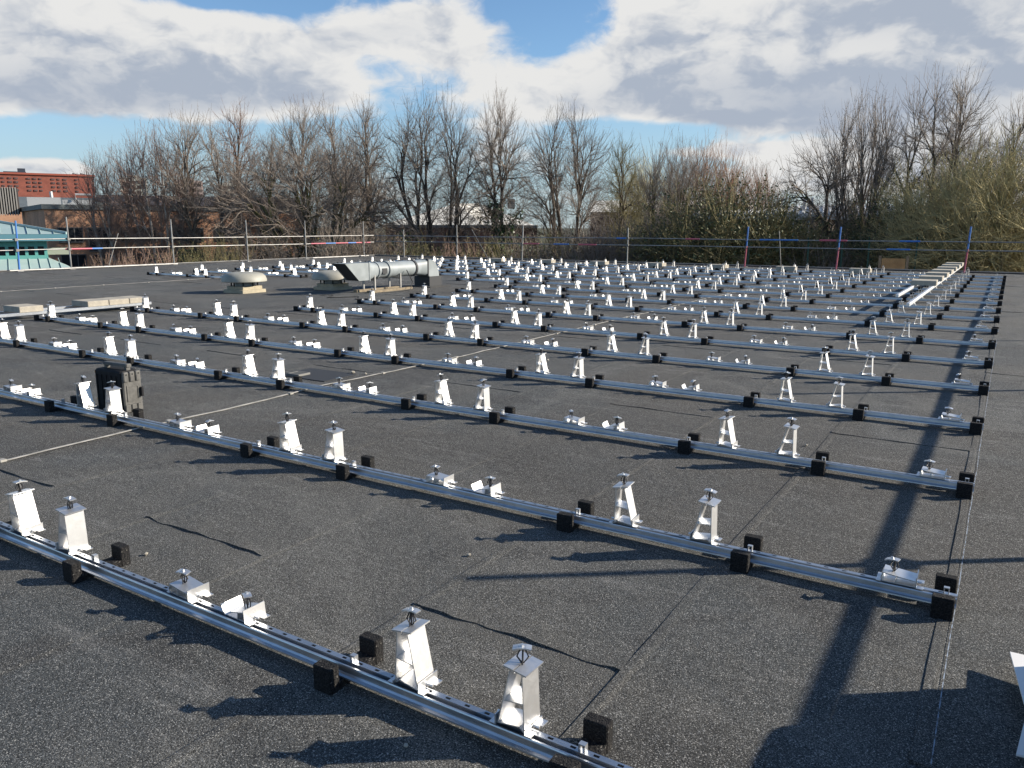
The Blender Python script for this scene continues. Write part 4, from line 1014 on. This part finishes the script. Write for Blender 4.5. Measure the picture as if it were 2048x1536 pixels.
variant('shrub_b', 49, 6, .34, 620, fork=.04, low=.05, wide=.6, stems=8, r_tip=.010, twl=.7, fine=3, leaf=500, up=.7)
variant('shrub_c', 53, 6.5, .38, 700, fork=.04, low=.05, wide=.5, stems=7, r_tip=.010, twl=.6, fine=3, leaf=4500, up=.3)
T_ = [('birch_tree', 232, 58, 300, 'pale twiggy birch, leftmost tree, in front of the first tower block', 'birch', .3, 'bark_birch', 'twig_red'),
      ('birch_tree', 318, 56, 258, 'birch with slim pale stems, second tree from the left', 'birch', 2.2, 'bark_birch', 'twig_red'),
      ('bare_tree', 400, 55, 216, 'upright bare tree with several stems above the middle tower block', 'vase_c', 1.0, 'bark_brown', 'twig_brown'),
      ('bare_tree', 484, 58, 204, 'thin tall bare tree with open branches left of the domed tree', 'slim_a', .5, 'bark_brown', 'twig_red'),
      ('spreading_tree', 612, 53, 266, 'broad domed bare tree with mossy boughs behind the vents', 'dome', .8, 'bark_moss', 'twig_brown'),
      ('bare_tree', 630, 60, 190, 'tall slim bare tree rising out of the domed tree', 'vase_c', 3.0, 'bark_brown', 'twig_brown'),
      ('bare_tree', 737, 58, 196, 'narrow feathery bare tree right of the domed tree', 'slim_a', 2.7, 'bark_brown', 'twig_brown'),
      ('bare_tree', 866, 52, 180, 'large vase shaped bare tree left of the white roofed warehouse', 'vase_b', .2, 'bark_dark', 'twig_brown'),
      ('bare_tree', 1000, 51, 186, 'tall bare tree with ivy covered trunk before the white roof', 'slim_b', .6, 'bark_dark', 'twig_brown'),
      ('bare_tree', 1130, 54, 214, 'rounded fine twigged bare tree right of the white warehouse roof', 'vase_a', 1.9, 'bark_brown', 'twig_brown'),
      ('bare_tree', 1242, 58, 268, 'smaller open bare tree in the dip right of the middle', 'slim_a', 4.2, 'bark_brown', 'twig_olive'),
      ('willow_tree', 1336, 66, 286, 'willow with orange tinted twig tips right of the middle', 'willow', .4, 'bark_moss', 'twig_brown'),
      ('willow_tree', 1412, 70, 288, 'reddest orange willow top, above the olive thicket', 'willow', 2.4, 'bark_moss', 'twig_orange'),
      ('willow_tree', 1500, 72, 330, 'small orange tipped willow right of the olive thicket', 'willow', 4.0, 'bark_moss', 'twig_orange'),
      ('bare_tree', 1660, 50, 264, 'dark bare tree with crooked low boughs, leftmost of the right-hand group', 'crooked', R(-32), 'bark_dark', 'twig_brown'),
      ('bare_tree', 1716, 49, 182, 'fan shaped bare tree with ivy on its lower trunk, right group', 'fan', 1.2, 'bark_brown', 'twig_brown'),
      ('bare_tree', 1832, 48, 146, 'tall dark bare tree with strong forked stem, highest of all', 'tall', .7, 'bark_dark', 'twig_brown'),
      ('bare_tree', 1896, 50, 142, 'slender dark bare tree just right of the highest one', 'slim_a', 5.2, 'bark_dark', 'twig_brown'),
      ('bare_tree', 2075, 46, 160, 'dark bare tree cut off by the right picture edge', 'vase_c', 5.0, 'bark_dark', 'twig_brown')]
for n_, px, D_, yt, lab, key, rot, bk, tw_ in T_: plant(n_, px, D_, yt, lab, key, rot, bk, tw_)
for i, (p, D_, y, nm, key) in enumerate(((545, 66, 258, 'second row bare tree on the left shoulder of the domed tree', 'slim_a'),
      (695, 66, 262, 'second row bare tree on the right shoulder of the domed tree', 'vase_a'), (1290, 72, 322, 'second row bare tree left of the orange willows', 'willow'),
      (1955, 60, 262, 'second row bare tree over the hazel bushes', 'vase_b'))):
    plant('bare_tree', p, D_, y, nm, key, i * 1.3 + .4, 'bark_brown', 'twig_straw' if i == 2 else 'twig_brown', 'second row of bare trees')
GH = 'hazel bushes at the right'
plant('hazel_bush', 1925, 44, 300, 'straw coloured hazel bush, left part of the big thicket at right', 'hazel', .3, 'bark_moss', 'twig_straw', GH, 'bush', 'leaf_olive')
plant('hazel_bush', 2040, 42, 258, 'straw coloured hazel bush filling the right picture edge', 'hazel', 2.1, 'bark_moss', 'twig_straw', GH, 'bush', 'leaf_olive')
plant('evergreen_bush', 1790, 46, 342, 'dark green ivy smothered bush among the right-hand trees', 'evergreen', .5, 'bark_dark', 'twig_olive', 'bushes beyond the roof edge', 'bush', 'leaf_ivy')
# undergrowth along the far edge
us = random.Random(21)
BN = [(225, 506, 'twig_red'), (300, 500, 'twig_red'), (365, 490, 'twig_olive'), (440, 480, 'twig_olive'), (525, 465, 'twig_brown'), (690, 450, 'twig_brown'), (765, 465, 'twig_brown'), (838, 480, 'twig_olive'), (925, 482, 'twig_red'), (985, 478, 'twig_olive'),
      (1055, 470, 'twig_brown'), (1105, 462, 'twig_olive'), (1165, 455, 'twig_brown'), (1225, 430, 'twig_brown'), (1290, 432, 'twig_olive'), (1350, 420, 'twig_brown'), (1405, 362, 'twig_olive'), (1465, 347, 'twig_olive'), (1530, 376, 'twig_olive'), (1585, 430, 'twig_olive'),
      (1640, 476, 'twig_brown'), (1700, 450, 'twig_olive'), (1745, 460, 'twig_brown'), (1860, 400, 'twig_straw'), (1960, 395, 'twig_straw'), (2040, 380, 'twig_straw')]
WH = ['below the leftmost birch', 'below the second birch', 'below the birch stems', 'left of the thin tall tree', 'left of the domed tree', 'right of the domed tree', 'below the narrow feathery tree', 'below the vase shaped tree', 'left of the ivy trunk',
      'around the ivy trunk', 'right of the white roof', 'below the rounded tree', 'right of the rounded tree', 'left of the open small tree', 'right of the open small tree', 'below the orange willows', 'left of the olive thicket top', 'at the olive thicket top', 'right of the olive thicket',
      'below the small orange willow', 'below the crooked dark tree', 'below the fan shaped tree', 'right of the fan shaped tree', 'left of the hazels', 'in front of the left hazel', 'in front of the right hazel']
for i, (p, y, tw_) in enumerate(BN):
    green = i in (2, 7, 9, 11, 14, 16, 17, 18, 19, 21, 22); key = 'shrub_c' if green else ('shrub_a', 'shrub_b')[i % 2]
    plant('shrub', p, 44 + us.uniform(-1, 3) + (3 if p < 700 else 0), y, '%s shrub %s' % ({'twig_red': 'reddish bare', 'twig_olive': 'olive leafy' if green else 'olive twiggy', 'twig_brown': 'brown bare', 'twig_straw': 'straw coloured'}[tw_], WH[i]), key, us.uniform(0, 6), 'bark_moss' if green else 'bark_brown', tw_,
          'shrubs beyond the roof edge', 'shrub', 'leaf_olive' if green else 'leaf_dry', sx=us.uniform(.9, 1.25))
# low dark hedge that closes the view to the ground behind the shrubs
def hedge(p0, p1, D, ytop, label, seed):
    rs = np.random.default_rng(seed); a, ang, w = frame_at(p0, p1, D); t = empty('hedge', a, ang); tag(t, label, 'hedge'); h = zpx(ytop, D); n = int(w * 520)
    c = np.stack([rs.uniform(0, w, n), rs.uniform(0, 2.2, n), rs.uniform(0, 1, n) ** .8 * h], 1); c[:, 2] *= .80 + .2 * np.sin(c[:, 0] * 1.3) * np.sin(c[:, 0] * .47 + 1)
    tag(link('foliage', mesh_from('foliage', [leaves(rs, c, n, .10, .12)], 'leaf_ivy'), t), kind='stuff')
    m_ = int(w * 14); s = np.stack([rs.uniform(0, w, m_), rs.uniform(-.3, 2, m_), np.zeros(m_)], 1); d = rs.normal(0, .22, (m_, 3)); d[:, 2] = 1
    P, Rr, T = np_tubes(s, d, rs.uniform(.6, 1.15, m_) * h, np.full(m_, .022), 4, rs, .12, .0, .3); tag(link('stems', mesh_from('stems', [np_mesh(P, Rr, T, 4)], 'bark_moss'), t), kind='stuff')
hedge(760, 1330, 49, 466, 'low dark green hedge below the middle trees', 51)
hedge(1330, 1860, 48, 455, 'low dark green hedge below the right-hand trees', 52)
hedge(330, 760, 53, 495, 'low dark hedge in front of the brick building', 53)
